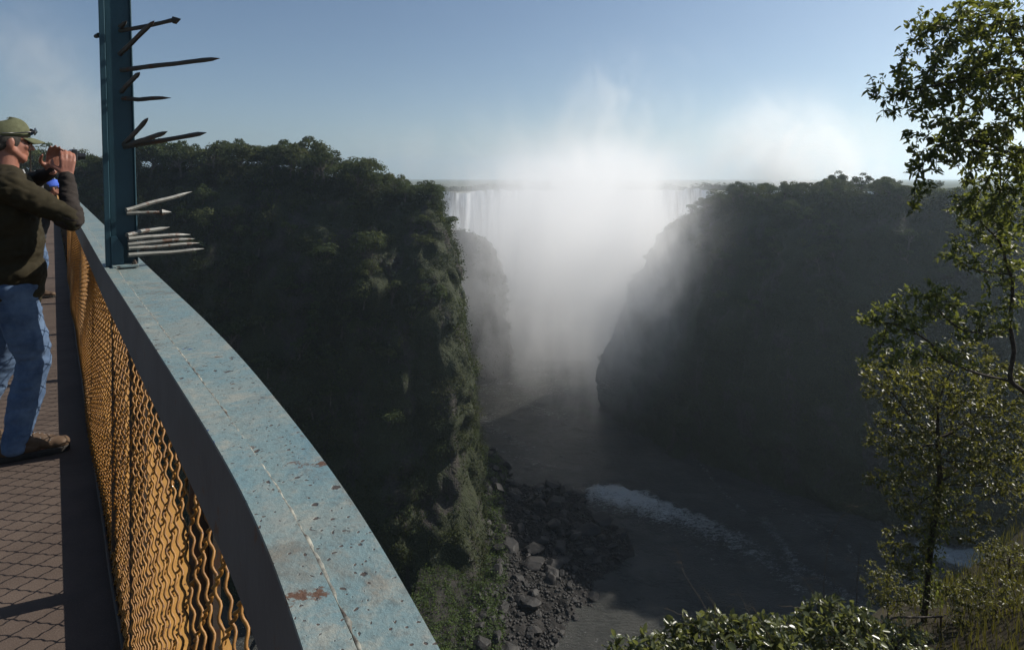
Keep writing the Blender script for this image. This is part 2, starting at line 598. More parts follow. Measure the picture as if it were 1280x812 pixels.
# ------------------------------------------------------------------ foliage makers
def leaf_quads(cen, nor, size, aspect=0.6, jitter=0.9, r=rng, bend=0.25):
    """one folded rhombus leaf (4 verts, 2 tris as one quad) per centre"""
    n = len(cen)
    nn = nor + r.normal(0, jitter, (n, 3))
    nn /= np.linalg.norm(nn, axis=1)[:, None] + 1e-9
    a = np.cross(nn, r.normal(0, 1, (n, 3)))
    a /= np.linalg.norm(a, axis=1)[:, None] + 1e-9
    b = np.cross(nn, a)
    size = np.broadcast_to(np.asarray(size, float), (n,))[:, None]
    v = np.stack([cen - a * size * .5, cen + b * size * .5 * aspect + nn * size * bend * .3, cen + a * size * .5, cen - b * size * .5 * aspect + nn * size * bend * .3], 1)
    return v.reshape(-1, 3), np.arange(4 * n).reshape(n, 4)


def tree_proto(seed, height, spread, nclump=13, nleaf=95, leaf=0.55, sparse=0.0, mat='leaf_far', flat_top=0.5):
    r = np.random.default_rng(seed)
    root = empty('broadleaf_tree')
    th = height * 0.34
    g = Geo()
    lean = r.normal(0, 0.06, 2) * height
    g.tube([(0, 0, -1.5), (lean[0] * .3, lean[1] * .3, th * .5), (lean[0] * .7, lean[1] * .7, th)], [height * .032, height * .025, height * .02], 6)
    cs, ns, tn = [], [], []
    for k in range(nclump):
        a = r.uniform(0, 2 * math.pi)
        rr = spread * math.sqrt(r.uniform(0, 1)) * 0.72
        dome = 1 - (rr / spread) ** 2 * flat_top
        cz = height * (0.27 + 0.61 * r.uniform(0.15, 1) * dome)
        c = np.array([lean[0] + rr * math.cos(a), lean[1] + rr * math.sin(a), cz])
        rad = spread * r.uniform(.26, .46) * np.array([1, 1, 0.72])
        m = int(nleaf * r.uniform(.6, 1.3))
        u = r.normal(0, 1, (m, 3))
        u /= np.linalg.norm(u, axis=1)[:, None]
        u[:, 2] = np.where(u[:, 2] < -.35, -u[:, 2], u[:, 2])
        sh = r.uniform(0.55, 1.05, m)[:, None]
        cs.append(c + u * rad * sh)
        ns.append(u + np.array([0, 0, .35]))
        tn.append(np.clip(r.uniform(.15, .75) + r.normal(0, .16, m), 0, 1))
        st = np.array([lean[0] * .6, lean[1] * .6, th * r.uniform(.6, 1)])
        midp = (st + c) / 2 + r.normal(0, .06, 3) * spread
        g.tube([st, midp, c], [height * .014, height * .009, height * .004], 5, False)
    cen, nor, tint = np.concatenate(cs), np.concatenate(ns), np.concatenate(tn)
    sz = leaf * r.uniform(.6, 1.35, len(cen))
    v, f = leaf_quads(cen, nor, sz, .75, .55, r)
    crown = link('crown', np_mesh('crown', v, f, False, {'tint': np.repeat(tint, 4)}), M[mat], root)
    link('trunk', g.mesh('trunk', True), M['bark_far'], root)
    return root


PROTO = [tree_proto(101, 10.5, 5.6, 17, 120, .55), tree_proto(102, 9.0, 6.2, 18, 115, .55, flat_top=.3), tree_proto(103, 12.0, 5.0, 16, 120, .55),
         tree_proto(104, 8.0, 4.6, 13, 110, .5), tree_proto(105, 9.5, 5.2, 15, 105, .5, mat='leaf_far_pale'), tree_proto(106, 7.0, 5.4, 14, 110, .5, flat_top=.2),
         tree_proto(107, 11.0, 4.6, 10, 70, .5)]
PUSED = [False] * len(PROTO)


def place_tree(x, y, z, sc, rz, label, group, k):
    k %= len(PROTO)
    o = copy_tree(PROTO[k]) if PUSED[k] else PROTO[k]
    PUSED[k] = True
    o.location = (x, y, z)
    o.rotation_euler = (0, 0, rz)
    o.scale = (sc, sc, sc * random.uniform(.88, 1.12))
    tag(o, label, 'tree', group)
    return o


def visible(q, margin=40):
    if q[1] < 5: return False
    x = 640 + F * q[0] / q[1]
    y = YH - F * (q[2] - CAMZ) / q[1]
    return -margin < x < 1280 + margin and -margin < y < 812 + margin


def rim_trees(p, out, n, ranges, label, group, back=34, scale=(.75, 1.15), seed=5):
    """trees scattered from the rim backwards"""
    r = random.Random(seed)
    made = 0
    spots = []
    for _ in range(6000):
        if made >= n: break
        i = r.randrange(len(p))
        q = p[i, -len((2, 5, 10, 18)) - 1]
        dback = back * r.random() ** 1.7 - 1.5
        x, y = q[0] - out[i][0] * dback, q[1] - out[i][1] * dback
        if not visible((x, y, q[2] + 4)): continue
        if not ranges(x, y): continue
        if any((x - a) ** 2 + (y - b) ** 2 < 3.6 ** 2 for a, b in spots): continue
        spots.append((x, y))
        sc = r.uniform(*scale) * (.62 if -50 < x < -10 else .78 if x > 108 else 1)
        place_tree(x, y, q[2] - 1.3 * sc + 0.06 * dback, sc, r.uniform(0, 6.28), label, group, r.randrange(7))
        made += 1
    return made


n1 = rim_trees(left_p, left_out, 95, lambda x, y: y < 238, 'dark green broadleaf tree in the forest along the top of the nearer mossy cliff', 'trees along the top of the mossy cliff', 30, (1.0, 1.5), 5)
n2 = rim_trees(right_p, right_out, 70, lambda x, y: y < 300 and x > 78, 'hazy dark broadleaf tree in the forest topping the shaded cliff across the river', 'trees along the top of the shaded cliff', 24, (.85, 1.2), 6)
n3 = rim_trees(valley_p, valley_out, 10, lambda x, y: True, 'faint bluish tree on the far hill behind the shaded cliff', 'trees on the far hill', 60, (.8, 1.2), 7)


def face_trees(p, n, tlo, thi, cond, label, group, scale, seed):
    r = random.Random(seed)
    made, spots = 0, []
    nrows = p.shape[1] - 4
    for _ in range(8000):
        if made >= n: break
        i = r.randrange(2, len(p) - 2)
        j = int((1 - r.uniform(tlo, thi)) * (nrows - 1))
        q = p[i, j]
        if not visible(q) or not cond(q): continue
        if any((q[0] - a[0]) ** 2 + (q[1] - a[1]) ** 2 + (q[2] - a[2]) ** 2 < 4.5 ** 2 for a in spots): continue
        spots.append(q)
        place_tree(q[0], q[1], q[2] - 2.2, r.uniform(*scale), r.uniform(0, 6.28), label, group, r.randrange(7))
        made += 1


face_trees(left_p, 74, .02, .45, lambda q: q[0] < -22 and q[1] < 240, 'dark tree clinging to the upper face of the nearer mossy cliff', 'trees on the face of the mossy cliff', (.6, 1.1), 12)
face_trees(left_p, 22, .36, .66, lambda q: 285 < 640 + F * q[0] / q[1] < 490 and 370 < YH - F * (q[2] - 1.5) / q[1] < 540, 'bushy tree in the clump halfway down the nearer mossy cliff', 'clump of trees halfway down the mossy cliff', (.75, 1.15), 13)
face_trees(right_p, 42, .02, .40, lambda q: q[1] < 300, 'dark tree clinging to the upper face of the shaded cliff across the river', 'trees on the face of the shaded cliff', (.55, .9), 14)


def undergrowth(name, p, n, cond, dens, seed, rmin=.5, rmax=3.4, leaf=.5, per=26, rows=None, power=2.6, gap=9.0, sink=.25, mat='undergrowth'):
    """leafy ground cover over a rock face, as one mass: bushes of very different sizes with bare gaps between"""
    r = np.random.default_rng(seed)
    nu, nv = p.shape[:2]
    N = n * 6
    i = r.integers(0, nu - 1, N)
    j = r.integers(rows[0] % nv, rows[1] % nv, N) if rows else r.integers(0, nv - 1, N)
    a, b, c = p[i, j], p[i + 1, j], p[i, j + 1]
    u, v = r.random((2, N))
    q = a + (b - a) * u[:, None] + (c - a) * v[:, None]
    nr = np.cross(c - a, b - a)
    ar = np.linalg.norm(nr, axis=1)
    nr /= ar[:, None] + 1e-9
    nr[nr[:, 2] < -.3] *= -1
    keep = (r.random(N) < np.clip(ar / np.percentile(ar, 92), 0, 1)) & np.array([cond(k) and visible(k) for k in q])
    keep &= fbm(q / gap, 4, seed) + r.normal(0, .10, N) > dens
    q, nr = q[keep][:n], nr[keep][:n]
    m = len(q)
    rad = rmin + (rmax - rmin) * r.random(m) ** power
    big = np.clip(rad / 1.2, .5, 6)
    k = (per * big ** 1.6).astype(int)
    base = np.clip(r.normal(.38, .22, m) + fbm(q / 14.0, 3, seed + 2) * .35, 0, 1)
    ix = np.repeat(np.arange(m), k)
    t = len(ix)
    dirs = r.normal(0, 1, (t, 3))
    dirs /= np.linalg.norm(dirs, axis=1)[:, None]
    nn = nr[ix] * .8 + np.array([0, 0, .6])
    sgn = np.sign((dirs * nn).sum(1))
    dirs *= np.where(sgn == 0, 1, sgn)[:, None]
    lump = 1 + fbm(dirs * 2.2 + ix[:, None] * 3.7, 2, seed + 4) * .45          # uneven outline
    cen = q[ix] - nr[ix] * (rad[ix] * sink)[:, None] + dirs * (rad[ix] * r.uniform(.6, 1.05, t) * lump)[:, None]
    nor = dirs + np.array([0, 0, .4])
    tint = np.clip(base[ix] + r.normal(0, .16, t), 0, 1)
    V, Fc = leaf_quads(cen, nor, leaf * r.uniform(.5, 1.4, t), .7, .6, r)
    o = link(name, np_mesh(name, V, Fc, False, {'tint': np.repeat(tint, 4)}), M[mat])
    tag(o, kind='stuff')
    return o


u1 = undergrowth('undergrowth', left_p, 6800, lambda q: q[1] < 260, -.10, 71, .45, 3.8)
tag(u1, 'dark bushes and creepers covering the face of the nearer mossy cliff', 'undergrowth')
u1b = undergrowth('undergrowth', left_p, 900, lambda q: q[1] < 260, -.6, 75, 1.8, 4.6, .6, 26, (-9, -1), 1.2)
u1c = undergrowth('undergrowth', left_p, 2600, lambda q: q[1] < 240 and q[0] > -34, -.02, 79, .3, 1.7, .34, 22, None, 2.0, 5.0)
tag(u1c, 'patchy moss and small shrubs on the sunlit edge of the nearer mossy cliff', 'undergrowth')
tag(u1b, 'thicket under the trees along the rim of the nearer mossy cliff', 'undergrowth')
u2 = undergrowth('undergrowth', right_p, 4600, lambda q: q[1] < 330 and q[2] > -98, -.05, 72, .5, 3.0)
tag(u2, 'dark bushes covering the upper face of the shaded cliff across the river', 'undergrowth')
u2b = undergrowth('undergrowth', right_p, 700, lambda q: q[1] < 320, -.6, 76, 1.6, 4.2, .6, 26, (-9, -1), 1.2)
tag(u2b, 'thicket under the trees along the rim of the shaded cliff across the river', 'undergrowth')
u3 = undergrowth('undergrowth', valley_p, 900, lambda q: True, -.3, 73, 1.5, 5, 1.3, 20)
tag(u3, 'scrub on the far hill behind the branches at the right', 'undergrowth')
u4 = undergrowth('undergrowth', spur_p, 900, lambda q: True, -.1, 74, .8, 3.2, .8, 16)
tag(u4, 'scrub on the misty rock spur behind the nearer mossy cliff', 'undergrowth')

# distant bush belt behind the lip of the falls: one hazy mass
r_ = np.random.default_rng(77)
bx_ = r_.uniform(-220, 330, 420)
by_ = np.interp(bx_, ls[:, 0], ls[:, 1]) + 3 + r_.random(420) ** 1.8 * 60
brad = r_.uniform(2.5, 7.0, 420) * (0.6 + 0.5 * (vnoise(np.stack([bx_ / 20, by_ * 0, bx_ * 0], 1), 4) > 0))
dirs = r_.normal(0, 1, (420, 60, 3))
dirs /= np.linalg.norm(dirs, axis=2)[..., None]
dirs[..., 2] = np.abs(dirs[..., 2])
cen = np.stack([bx_, by_, np.full(420, LIPZ)], 1)[:, None, :] + dirs * brad[:, None, None] * np.array([1, 1, .9])
V, Fc = leaf_quads(cen.reshape(-1, 3), dirs.reshape(-1, 3), r_.uniform(.8, 2.0, 420 * 60), .8, .5, r_)
far_wood = link('forest', np_mesh('forest', V, Fc, False, {'tint': r_.uniform(.1, .6, len(V))}), M['leaf_far'])
tag(far_wood, 'distant belt of hazy bush along the horizon above the falls', 'forest', kind='stuff')

# ------------------------------------------------------------------ boulder bank in the river
def boulder_mesh(seed, sub=3):
    r = np.random.default_rng(seed)
    bm = bmesh.new()
    bmesh.ops.create_icosphere(bm, subdivisions=sub, radius=1)
    v = np.array([q.co[:] for q in bm.verts])
    for _ in range(9):                                   # planes that cut the facets
        n = r.normal(0, 1, 3)
        n /= np.linalg.norm(n)
        dcut = r.uniform(.55, .88)
        s = v @ n
        v = v - np.where(s > dcut, s - dcut, 0)[:, None] * n
    v *= (1 + fbm(v * 1.6, 3, seed) * .16 + fbm(v * 5, 3, seed + 4) * .04)[:, None]
    v *= r.uniform(.75, 1.2, 3) * np.array([1.15, 1, .72])
    for q, c in zip(bm.verts, v): q.co = c
    me = bpy.data.meshes.new('boulder')
    bm.to_mesh(me)
    bm.free()
    me.materials.append(M['boulder'])
    return me


B_ME = [boulder_mesh(200 + k) for k in range(8)]
bank_px = [(600, 575), (632, 585), (640, 606), (690, 600), (722, 612), (745, 640), (770, 655), (800, 668), (806, 690), (770, 705), (742, 725), (738, 752), (705, 775), (690, 812), (660, 850), (560, 850), (585, 780), (622, 700), (606, 660), (598, 620)]
bank_poly = [at_water(*q, z=WATER + 1.0) for q in bank_px]


def inside(x, y, poly):
    c = False
    j = len(poly) - 1
    for i in range(len(poly)):
        xi, yi = poly[i]
        xj, yj = poly[j]
        if (yi > y) != (yj > y) and x < (xj - xi) * (y - yi) / (yj - yi) + xi: c = not c
        j = i
    return c


bx = np.arange(-24, 36, .6)
by = np.arange(118, 238, .6)
BX, BY = np.meshgrid(bx, by, indexing='ij')
closed = bank_poly + [bank_poly[0]]
bd, _, _ = seg_dist(BX, BY, closed)
ins = np.array([[inside(x, y, bank_poly) for y in by] for x in bx])
sdist = np.where(ins, bd, -bd)
bq = np.stack([BX, BY, np.zeros_like(BX)], -1)
bz = WATER - 2.2 + np.clip((sdist + 4) / 6, 0, 1) * 2.6 + np.clip(sdist / 9, 0, 1) * 1.3 + fbm(bq / 2.0, 5, 81) * 1.5 * (sdist > -5)
bz += np.clip((4 - BX) / 22, 0, 1) ** 1.3 * 9
bq[..., 2] = bz
tag(link('rock_bank', np_mesh('rock_bank', bq.reshape(-1, 3), grid_faces(len(bx), len(by))[:, ::-1], True), M['rubble']), kind='structure')


def bank_z(x, y):
    i = int(np.clip((x - bx[0]) / .6, 0, len(bx) - 1))
    j = int(np.clip((y - by[0]) / .6, 0, len(by) - 1))
    return bz[i, j], sdist[i, j]


def put_boulder(x, y, z, s, label, group=None, k=0, flat_=1.0):
    o = link('boulder', B_ME[k % 8])
    o.location = (x, y, z)
    o.scale = (s * random.uniform(.8, 1.3), s * random.uniform(.8, 1.3), s * flat_ * random.uniform(.7, 1.1))
    o.rotation_euler = (random.uniform(-.4, .4), random.uniform(-.4, .4), random.uniform(0, 6.28))
    tag(o, label, 'boulder', group)
    return o


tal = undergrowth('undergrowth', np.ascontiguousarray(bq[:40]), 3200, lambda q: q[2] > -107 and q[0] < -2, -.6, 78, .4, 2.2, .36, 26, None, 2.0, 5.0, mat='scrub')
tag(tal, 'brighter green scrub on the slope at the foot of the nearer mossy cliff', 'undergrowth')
rb = random.Random(9)
spots = []
for _ in range(20000):
    if len(spots) >= 235: break
    x, y = rb.uniform(-10, 34), rb.uniform(134, 232)
    z, sdv = bank_z(x, y)
    if sdv < -1.2 or not visible((x, y, z), 10): continue
    s = .75 + 2.3 * rb.random() ** 3
    if any((x - a) ** 2 + (y - b) ** 2 < (.62 * (s + c)) ** 2 for a, b, c in spots): continue
    spots.append((x, y, s))
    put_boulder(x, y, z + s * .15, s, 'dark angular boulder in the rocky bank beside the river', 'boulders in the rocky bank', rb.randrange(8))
x, y = at_water(692, 604, WATER + 2)
put_boulder(x, y, WATER + 1.4, 3.0, 'large rounded dark boulder on the upstream tip of the rocky bank by the rapids', None, 1)
x, y = at_water(673, 608, WATER + 2)
put_boulder(x, y, WATER + 1.2, 2.3, 'round dark boulder just left of the largest one on the upstream tip of the bank', None, 2)
x, y = at_water(612, 580, WATER + 1)
put_boulder(x, y, WATER + .2, 6.0, 'broad low dark rock ledge at the foot of the mossy cliff point', None, 4, .35)
# small stones between the boulders
st = Geo()
sv, sf, off = [], [], 0
base_i = boulder_mesh(300, 1)
bvs = np.array([q.co[:] for q in base_i.vertices])
bfs = np.array([q.vertices[:] for q in base_i.polygons])
cnt = 0
while cnt < 5200:
    x, y = rb.uniform(-12, 34), rb.uniform(132, 232)
    z, sdv = bank_z(x, y)
    if sdv < -.6: continue
    s = rb.uniform(.2, .7)
    a = rb.uniform(0, 6.28)
    ca, sa = math.cos(a), math.sin(a)
    q = bvs * s * np.array([1, rb.uniform(.6, 1), rb.uniform(.5, 1)])
    q = np.stack([q[:, 0] * ca - q[:, 1] * sa, q[:, 0] * sa + q[:, 1] * ca, q[:, 2]], 1) + (x, y, z + s * .2)
    sv.append(q)
    sf.append(bfs + off)
    off += len(q)
    cnt += 1
bpy.data.meshes.remove(base_i)
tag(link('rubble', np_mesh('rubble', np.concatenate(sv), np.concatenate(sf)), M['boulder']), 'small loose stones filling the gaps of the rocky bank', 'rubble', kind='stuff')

# ------------------------------------------------------------------ spray and haze
def m_spray(name, dens, build, aniso=0.45, step=1.0, c=(0, 0, 0), s=(1, 1, 1), color=(1.0, 1.0, 1.0)):
    w = NM(name)
    dn = build(w)
    pos = xyz(w)
    acc = 0.0
    for k in range(3):
        q = w.math('DIVIDE', w.math('SUBTRACT', pos[k], c[k]), s[k])
        acc = w.math('MULTIPLY_ADD', q, q, acc)
    dn = w.math('MULTIPLY', dn, w.math('SUBTRACT', 1.0, w.step(acc, .30, .86)))
    pv = w.n('ShaderNodeVolumePrincipled')
    pv.inputs['Color'].default_value = (*color, 1)
    pv.inputs['Anisotropy'].default_value = aniso
    w.set(pv, 'Density', w.math('MULTIPLY', dn, dens))
    w.t.links.new(pv.outputs[0], w.out.inputs['Volume'])
    try:
        w.m.cycles.volume_step_rate = step
    except Exception:
        pass
    try:
        w.m.volume_intersection_method
    except Exception:
        pass
    return w.m


def gauss(w, sep, c, s):
    """exp(-sum ((p-c)/s)^2) of the world position"""
    acc = None
    for k in range(3):
        if s[k] is None: continue
        q = w.math('DIVIDE', w.math('SUBTRACT', sep[k], c[k]), s[k])
        q = w.math('MULTIPLY', q, q)
        acc = q if acc is None else w.math('ADD', acc, q)
    return w.math('EXPONENT', w.math('MULTIPLY', acc, -1.0))


def xyz(w):
    g = w.n('ShaderNodeNewGeometry')
    s = w.n('ShaderNodeSeparateXYZ')
    w.t.links.new(g.outputs['Position'], s.inputs[0])
    return s.outputs


def blob(name, mat, c, s, seed=0, rough=0.0, label=None, sub=4):
    bm = bmesh.new()
    bmesh.ops.create_icosphere(bm, subdivisions=sub, radius=1)
    v = np.array([q.co[:] for q in bm.verts])
    v *= (1 + rough * fbm(v * 1.5, 3, seed))[:, None]
    v = v * np.array(s)
    for q, k in zip(bm.verts, v): q.co = k
    me = bpy.data.meshes.new(name)
    bm.to_mesh(me)
    bm.free()
    o = link(name, me, mat)
    o.location = c
    tag(o, label, 'spray', kind='stuff')
    return o


def gorge_spray(w):
    s = xyz(w)
    g1 = gauss(w, s, (32, 385, -60), (56, 115, 68))
    g2 = gauss(w, s, (52, 256, -40), (22, 26, 46))
    g3 = gauss(w, s, (72, 465, -2), (66, 46, 40))
    g4 = gauss(w, s, (-16, 325, -62), (26, 34, 40))
    n = w.noise(w.coord('Position', (1 / 26, 1 / 34, 1 / 70)), 1.0, 6, 0.66, 1.1)
    n2 = w.noise(w.coord('Position', (1 / 10, 1 / 12, 1 / 26)), 1.0, 4, 0.6, .9)
    nf = w.step(w.math('MULTIPLY_ADD', n2, .30, w.math('MULTIPLY', n, .80)), .40, .70)
    top = w.math('SUBTRACT', 1.0, w.step(s[2], -32, 46))
    a = w.math('MULTIPLY_ADD', g3, 2.4, g1)
    a = w.math('MULTIPLY_ADD', g2, 2.4, a)
    a = w.math('MULTIPLY_ADD', g4, .8, a)
    d = w.math('MULTIPLY', a, w.math('MULTIPLY_ADD', nf, 1.5, .10))
    return w.math('MULTIPLY', d, w.math('MULTIPLY_ADD', top, .93, .07))


GC, GS = (44, 372, -34), (116, 185, 128)
blob('spray', m_spray('gorge_spray', .025, gorge_spray, .30, .3, GC, GS), GC, GS, 5, .03, 'bright white spray filling the gorge between the two cliffs')


def rim_spray(w):
    s = xyz(w)
    g1 = gauss(w, s, (60, 640, -5), (260, 40, 58))
    g2 = gauss(w, s, (130, 640, 20), (80, 40, 80))
    n = w.noise(w.coord('Position', (1 / 52, 1 / 60, 1 / 80)), 1.0, 5, 0.66, 1.3)
    nf = w.step(n, .42, .70)
    return w.math('MULTIPLY', w.math('ADD', w.math('MULTIPLY', g1, .8), g2), w.math('MULTIPLY_ADD', nf, 1.3, .08))


RC, RS = (80, 640, 25), (380, 80, 180)
blob('spray', m_spray('rim_spray', .012, rim_spray, .4, .45, RC, RS), RC, RS, 6, .03, 'thin veil of spray rising into the sky above the falls')


def plume(c, s, tilt):
    def f(w):
        q = xyz(w)
        cxz = w.math('MULTIPLY_ADD', w.math('SUBTRACT', q[2], c[2]), tilt, c[0])
        qx = w.math('SUBTRACT', q[0], cxz)
        g = gauss(w, (qx, q[1], q[2]), (0, c[1], c[2]), s)
        n = w.noise(w.coord('Position', (1 / 38, 1 / 38, 1 / 46)), 1.0, 5, 0.62, .8)
        return w.math('MULTIPLY', g, w.math('MULTIPLY_ADD', w.step(n, .36, .70), 1.5, .05))
    return f


PC, PS_ = (285, 600, 18), (130, 90, 108)
blob('spray', m_spray('bright_plume', .034, plume((288, 600, 0), (64, 44, 56), -.35), .4, .35, PC, PS_), PC, PS_, 7, .03, 'bright white plume of spray rising behind the shaded cliff')
LC, LS = (-415, 560, 70), (120, 80, 160)
blob('spray', m_spray('faint_plume', .013, plume((-412, 560, 60), (34, 36, 80), -.42), .4, .45, LC, LS), LC, LS, 8, .03, 'faint slanting plume of spray in the sky behind the man')

hz = NM('haze_air')
pv = hz.n('ShaderNodeVolumePrincipled')
pv.inputs['Color'].default_value = (.76, .90, 1.0, 1)
pv.inputs['Density'].default_value = 0.00021
pv.inputs['Anisotropy'].default_value = 0.6
hz.t.links.new(pv.outputs[0], hz.out.inputs['Volume'])
g = Geo()
g.box((0, 5850, 110), (18600, 12600, 344))
haze = g.build('haze', hz.done(pv) if False else hz.m)
tag(haze, 'thin blue air between the bridge and the far falls', 'haze', kind='stuff')

# ------------------------------------------------------------------ bridge deck and railing
ctrl = [(2.9, -5.0), (1.35, -2.3), (.56, -.85), (.13, -.06), (-.138, .4236), (-.165, .473), (-.215, .5524), (-.285, .648), (-.415, .82), (-.645, 1.12), (-1.42, 2.13), (-2.82, 3.98), (-6.455, 8.79)]
c_ = np.array(ctrl)
kd = np.r_[0, np.cumsum(np.linalg.norm(np.diff(c_, axis=0), axis=1))]
ks = np.arange(0, kd[-1], .02)
pxy = np.stack([np.interp(ks, kd, c_[:, 0]), np.interp(ks, kd, c_[:, 1])], 1)
for _ in range(3):
    k = 13
    pad = np.pad(pxy, ((k // 2, k // 2), (0, 0)), mode='edge')
    pxy = np.stack([np.convolve(pad[:, j], np.ones(k) / k, 'valid') for j in (0, 1)], 1)
td = pxy[-20] - pxy[-60]
td /= np.linalg.norm(td)
farp = [pxy[-1] + td * d for d in (4, 10, 20, 40, 80, 130, 178)]
PATH = np.concatenate([pxy, farp])
PS = np.r_[0, np.cumsum(np.linalg.norm(np.diff(PATH, axis=0), axis=1))]
PT = np.gradient(PATH, axis=0)
PT /= np.linalg.norm(PT, axis=1)[:, None]
PN = np.stack([PT[:, 1], -PT[:, 0]], 1)                 # outward, towards the gorge


def path(s, off=0.0, z=0.0):
    s = np.asarray(s, float)
    x, y = np.interp(s, PS, PATH[:, 0]), np.interp(s, PS, PATH[:, 1])
    nx, ny = np.interp(s, PS, PN[:, 0]), np.interp(s, PS, PN[:, 1])
    return np.stack([x + nx * off, y + ny * off, np.broadcast_to(np.asarray(z, float), s.shape)], -1)


def path2(s, off, z):
    q = path(s, 0.0, z)
    q[:, 0] += np.interp(s, PS, PN[:, 0]) * off
    q[:, 1] += np.interp(s, PS, PN[:, 1]) * off
    return q


def s_at_y(Y):
    return float(np.interp(Y, PATH[:, 1], PS))


def sweep(name, prof, mat, parent, s0=0.0, s1=None, step=.04, smooth=False, taper=False):
    """a closed (off, z) profile swept along the bridge"""
    s1 = s1 or PS[-1]
    ss = np.r_[np.arange(s0, min(s1, s_at_y(8.6)), step), [q for q in PS if s_at_y(8.6) < q < s1], s1]
    k = len(prof)
    wd = np.interp(ss, [s_at_y(q) for q in (.42, .6, .86, 1.2, 2.4)], [.075, .083, .106, .120, .128]) / .088 if taper else np.ones(len(ss))
    if taper:
        pw = np.pad(wd, 9, mode='edge')
        wd = np.convolve(pw, np.ones(19) / 19, 'valid')
    v = np.stack([path2(ss, o * (wd if o > .05 else 1), z) for o, z in prof], 1).reshape(-1, 3)
    f = [tuple(q) for q in grid_faces(len(ss), k, True)[:, ::-1]]
    f += [tuple(range(k)), tuple((len(ss) - 1) * k + j for j in reversed(range(k)))]
    me = bpy.data.meshes.new(name)
    me.from_pydata([tuple(q) for q in v], [], f)
    if smooth: me.polygons.foreach_set('use_smooth', np.ones(len(me.polygons), bool))
    me.update()
    bm = bmesh.new(); bm.from_mesh(me); bmesh.ops.recalc_face_normals(bm, faces=bm.faces[:]); bm.to_mesh(me); bm.free()
    return link(name, me, mat, parent)


RZ = 1.17


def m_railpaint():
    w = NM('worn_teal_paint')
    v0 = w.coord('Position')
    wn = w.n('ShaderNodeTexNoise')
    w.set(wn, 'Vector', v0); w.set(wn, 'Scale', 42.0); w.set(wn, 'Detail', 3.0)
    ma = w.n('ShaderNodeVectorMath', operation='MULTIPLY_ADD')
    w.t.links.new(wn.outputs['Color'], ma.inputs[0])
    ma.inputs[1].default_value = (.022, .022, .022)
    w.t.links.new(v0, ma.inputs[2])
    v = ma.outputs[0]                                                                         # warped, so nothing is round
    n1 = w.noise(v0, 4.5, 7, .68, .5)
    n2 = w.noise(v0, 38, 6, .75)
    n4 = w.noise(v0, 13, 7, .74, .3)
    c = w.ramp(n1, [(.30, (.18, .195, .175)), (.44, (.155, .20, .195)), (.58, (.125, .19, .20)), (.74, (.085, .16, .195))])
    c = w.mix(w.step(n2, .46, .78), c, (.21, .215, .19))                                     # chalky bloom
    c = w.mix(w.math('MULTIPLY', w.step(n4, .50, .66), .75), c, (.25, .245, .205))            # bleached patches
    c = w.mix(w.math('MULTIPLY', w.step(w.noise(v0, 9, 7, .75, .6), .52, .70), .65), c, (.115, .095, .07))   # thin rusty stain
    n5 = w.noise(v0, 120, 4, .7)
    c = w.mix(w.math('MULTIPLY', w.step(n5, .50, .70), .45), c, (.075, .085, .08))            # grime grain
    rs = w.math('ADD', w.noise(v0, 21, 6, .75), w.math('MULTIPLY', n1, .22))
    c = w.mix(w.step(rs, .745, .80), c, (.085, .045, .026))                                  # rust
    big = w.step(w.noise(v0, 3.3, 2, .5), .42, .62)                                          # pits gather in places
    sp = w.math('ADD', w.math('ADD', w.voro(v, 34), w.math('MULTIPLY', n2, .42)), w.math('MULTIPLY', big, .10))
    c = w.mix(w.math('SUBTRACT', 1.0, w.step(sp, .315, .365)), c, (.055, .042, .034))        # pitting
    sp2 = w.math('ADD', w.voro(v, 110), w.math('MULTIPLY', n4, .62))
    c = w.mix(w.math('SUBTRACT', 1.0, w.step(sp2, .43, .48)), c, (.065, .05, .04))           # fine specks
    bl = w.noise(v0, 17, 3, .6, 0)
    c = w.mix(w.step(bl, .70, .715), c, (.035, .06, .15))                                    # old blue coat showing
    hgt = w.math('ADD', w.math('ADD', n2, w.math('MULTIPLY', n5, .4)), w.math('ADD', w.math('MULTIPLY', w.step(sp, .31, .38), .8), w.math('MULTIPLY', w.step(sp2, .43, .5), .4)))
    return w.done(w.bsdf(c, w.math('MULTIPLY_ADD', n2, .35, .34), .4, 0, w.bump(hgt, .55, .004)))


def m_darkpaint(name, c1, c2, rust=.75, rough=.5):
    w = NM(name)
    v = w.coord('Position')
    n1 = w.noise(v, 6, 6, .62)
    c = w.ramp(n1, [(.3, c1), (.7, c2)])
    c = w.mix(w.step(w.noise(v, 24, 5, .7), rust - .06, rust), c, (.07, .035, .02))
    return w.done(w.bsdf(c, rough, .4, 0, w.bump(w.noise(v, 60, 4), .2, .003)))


M['rail'] = m_railpaint()
def m_weld():
    w = NM('grimy_weld')
    v = w.coord('Position')
    c = w.ramp(w.noise(v, 60, 4, .7), [(.36, (.05, .035, .026)), (.5, (.15, .15, .13)), (.66, (.30, .29, .24))])
    return w.done(w.bsdf(c, .6, .3))


M['weld'] = m_weld()
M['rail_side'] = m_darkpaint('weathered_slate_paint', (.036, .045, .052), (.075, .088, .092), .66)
M['post'] = m_darkpaint('teal_post_paint', (.012, .040, .055), (.020, .058, .075), .78, .42)
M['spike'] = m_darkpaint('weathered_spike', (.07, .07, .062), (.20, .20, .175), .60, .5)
M['spike_shaded'] = m_darkpaint('shaded_weathered_spike', (.022, .022, .02), (.07, .068, .06), .60, .6)  # darker copy for spikes above eye level, their silhouette shade painted in
M['dark_steel'] = m_darkpaint('dark_rusty_steel', (.03, .026, .022), (.075, .055, .04), .6, .7)


